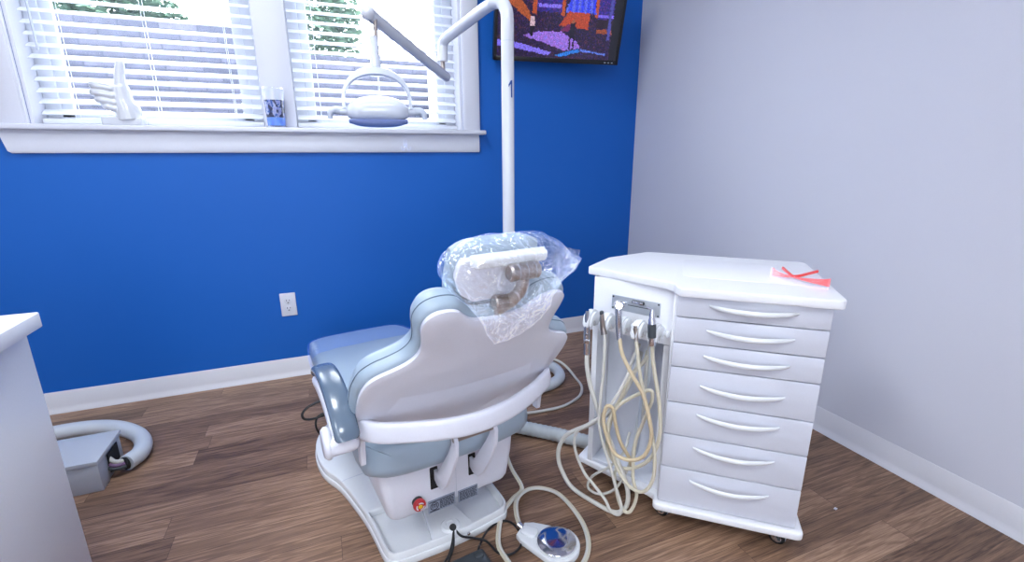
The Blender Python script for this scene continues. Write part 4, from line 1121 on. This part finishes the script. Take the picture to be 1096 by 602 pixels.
# cable on the chair's left side (chair coordinates)
t = empty('side_cable', CH, TH, 'thin black cable with a green plug at the left side of the chair', 'cable')
bm = BM(); tube(bm, [(-.246, .2, .392), (-.275, .2, .389), (-.305, .2, .384), (-.331, .2, .390), (-.335, .2, .408), (-.318, .2, .424), (-.290, .2, .432), (-.268, .2, .432)], .0035, 8, 6)
tube(bm, [(-.275, .2, .387), (-.295, .2, .388), (-.304, .2, .370), (-.302, .2, .345), (-.288, .2, .322), (-.255, .2, .315), (-.243, .2, .335)], .003, 8, 6); link('cord', bm, 'black', t)
bm = BM(); rod(bm, (-.262, .2, .432), (-.278, .2, .432), .007, 12, .002); link('plug', bm, 'green', t)
bm = BM(); rod(bm, (-.246, .2, .392), (-.290, .2, .388), .006, 12, .002); link('strain_relief', bm, 'black', t)

# corrugated hose from chair to cabinet
ch_p = [(-1.30, -.80, .0285), (-1.22, -.86, .0285), (-1.146, -.925, .0285), (-1.047, -1.015, .0285), (-.959, -1.105, .0285), (-.88, -1.19, .0278), (-.83, -1.24, .0278)]
t = empty('corrugated_hose', ch_p[0], 0, 'light grey corrugated hose lying on the floor from the chair to the cabinet', 'hose')
bm = BM(); P = catmull([Vector(p)-Vector(ch_p[0]) for p in ch_p], 26)
tube(bm, P, .021, 18, 0, rfun=lambda q: .0265+.0010*math.sin(q*len(P)*PI*.5)); link('sleeve', bm, 'hose_corr', t, sharp=80)
# grey hose bend at the right of the chair
hbp = [(-1.15, -.33, .027), (-.98, -.33, .027), (-.86, -.355, .027), (-.785, -.415, .027), (-.762, -.50, .027), (-.785, -.585, .027), (-.85, -.635, .027), (-.95, -.655, .027), (-1.07, -.66, .027)]
t = empty('grey_hose', hbp[0], 0, 'smooth light grey hose bending round on the floor right of the chair', 'hose')
bm = BM(); tube(bm, [Vector(p)-Vector(hbp[0]) for p in hbp], .0265, 18, 7); link('sleeve', bm, 'hose_grey', t)
tp = [(-.93, -.47, .072), (-.84, -.470, .072), (-.765, -.468, .070), (-.712, -.500, .040), (-.698, -.590, .008), (-.715, -.680, .008), (-.765, -.755, .008), (-.83, -.795, .008), (-.903, -.818, .008), (-1.013, -.815, .008), (-1.10, -.80, .008), (-1.2, -.78, .008)]
t = empty('air_tube', tp[0], 0, 'thin white tube looping on the floor between chair and cabinet', 'tube')
bm = BM(); tube(bm, [Vector(p)-Vector(tp[0]) for p in tp], .0065, 10, 7); link('tubing', bm, 'hose_white', t)
bm = BM(); box(bm, -.006, .006, -.004, .004, 0, .002, .0008); o = link('paper_scrap', bm, 'trim'); o.location = (-.375, -1.701, 0); o.rotation_euler = (0, 0, .2)
tag(o, 'tiny white scrap lying on the floor right of the cabinet', 'scrap')

# ------------------------------------------------------------------ light and camera
wd = bpy.data.worlds.new('World'); SC.world = wd; wd.use_nodes = True
bg = wd.node_tree.nodes['Background']; bg.inputs[0].default_value = (.90, .95, 1, 1); bg.inputs[1].default_value = 9

cam = bpy.data.cameras.new('Camera'); co = bpy.data.objects.new('Camera', cam); COL.objects.link(co)
cx, cy, cz, yaw, pitch, roll, fpx = -1.8023823, -2.4933385, 1.0987327, .3801382, .2610448, -.0049641, 503.7404
f = Vector((math.sin(yaw)*math.cos(pitch), math.cos(yaw)*math.cos(pitch), -math.sin(pitch)))
r = Vector((math.cos(yaw), -math.sin(yaw), 0)); u = r.cross(f)
r2 = r*math.cos(roll)+u*math.sin(roll); u2 = -r*math.sin(roll)+u*math.cos(roll)
co.matrix_world = Matrix(((r2.x, u2.x, -f.x, cx), (r2.y, u2.y, -f.y, cy), (r2.z, u2.z, -f.z, cz), (0, 0, 0, 1)))
cam.sensor_width = 36; cam.lens = fpx/1096*36; cam.clip_start = .02
SC.camera = co
SC.view_settings.view_transform = 'Standard'; SC.view_settings.look = 'None'
SC.view_settings.exposure = 0.2; SC.view_settings.gamma = 1; SC.view_settings.use_curve_mapping = False
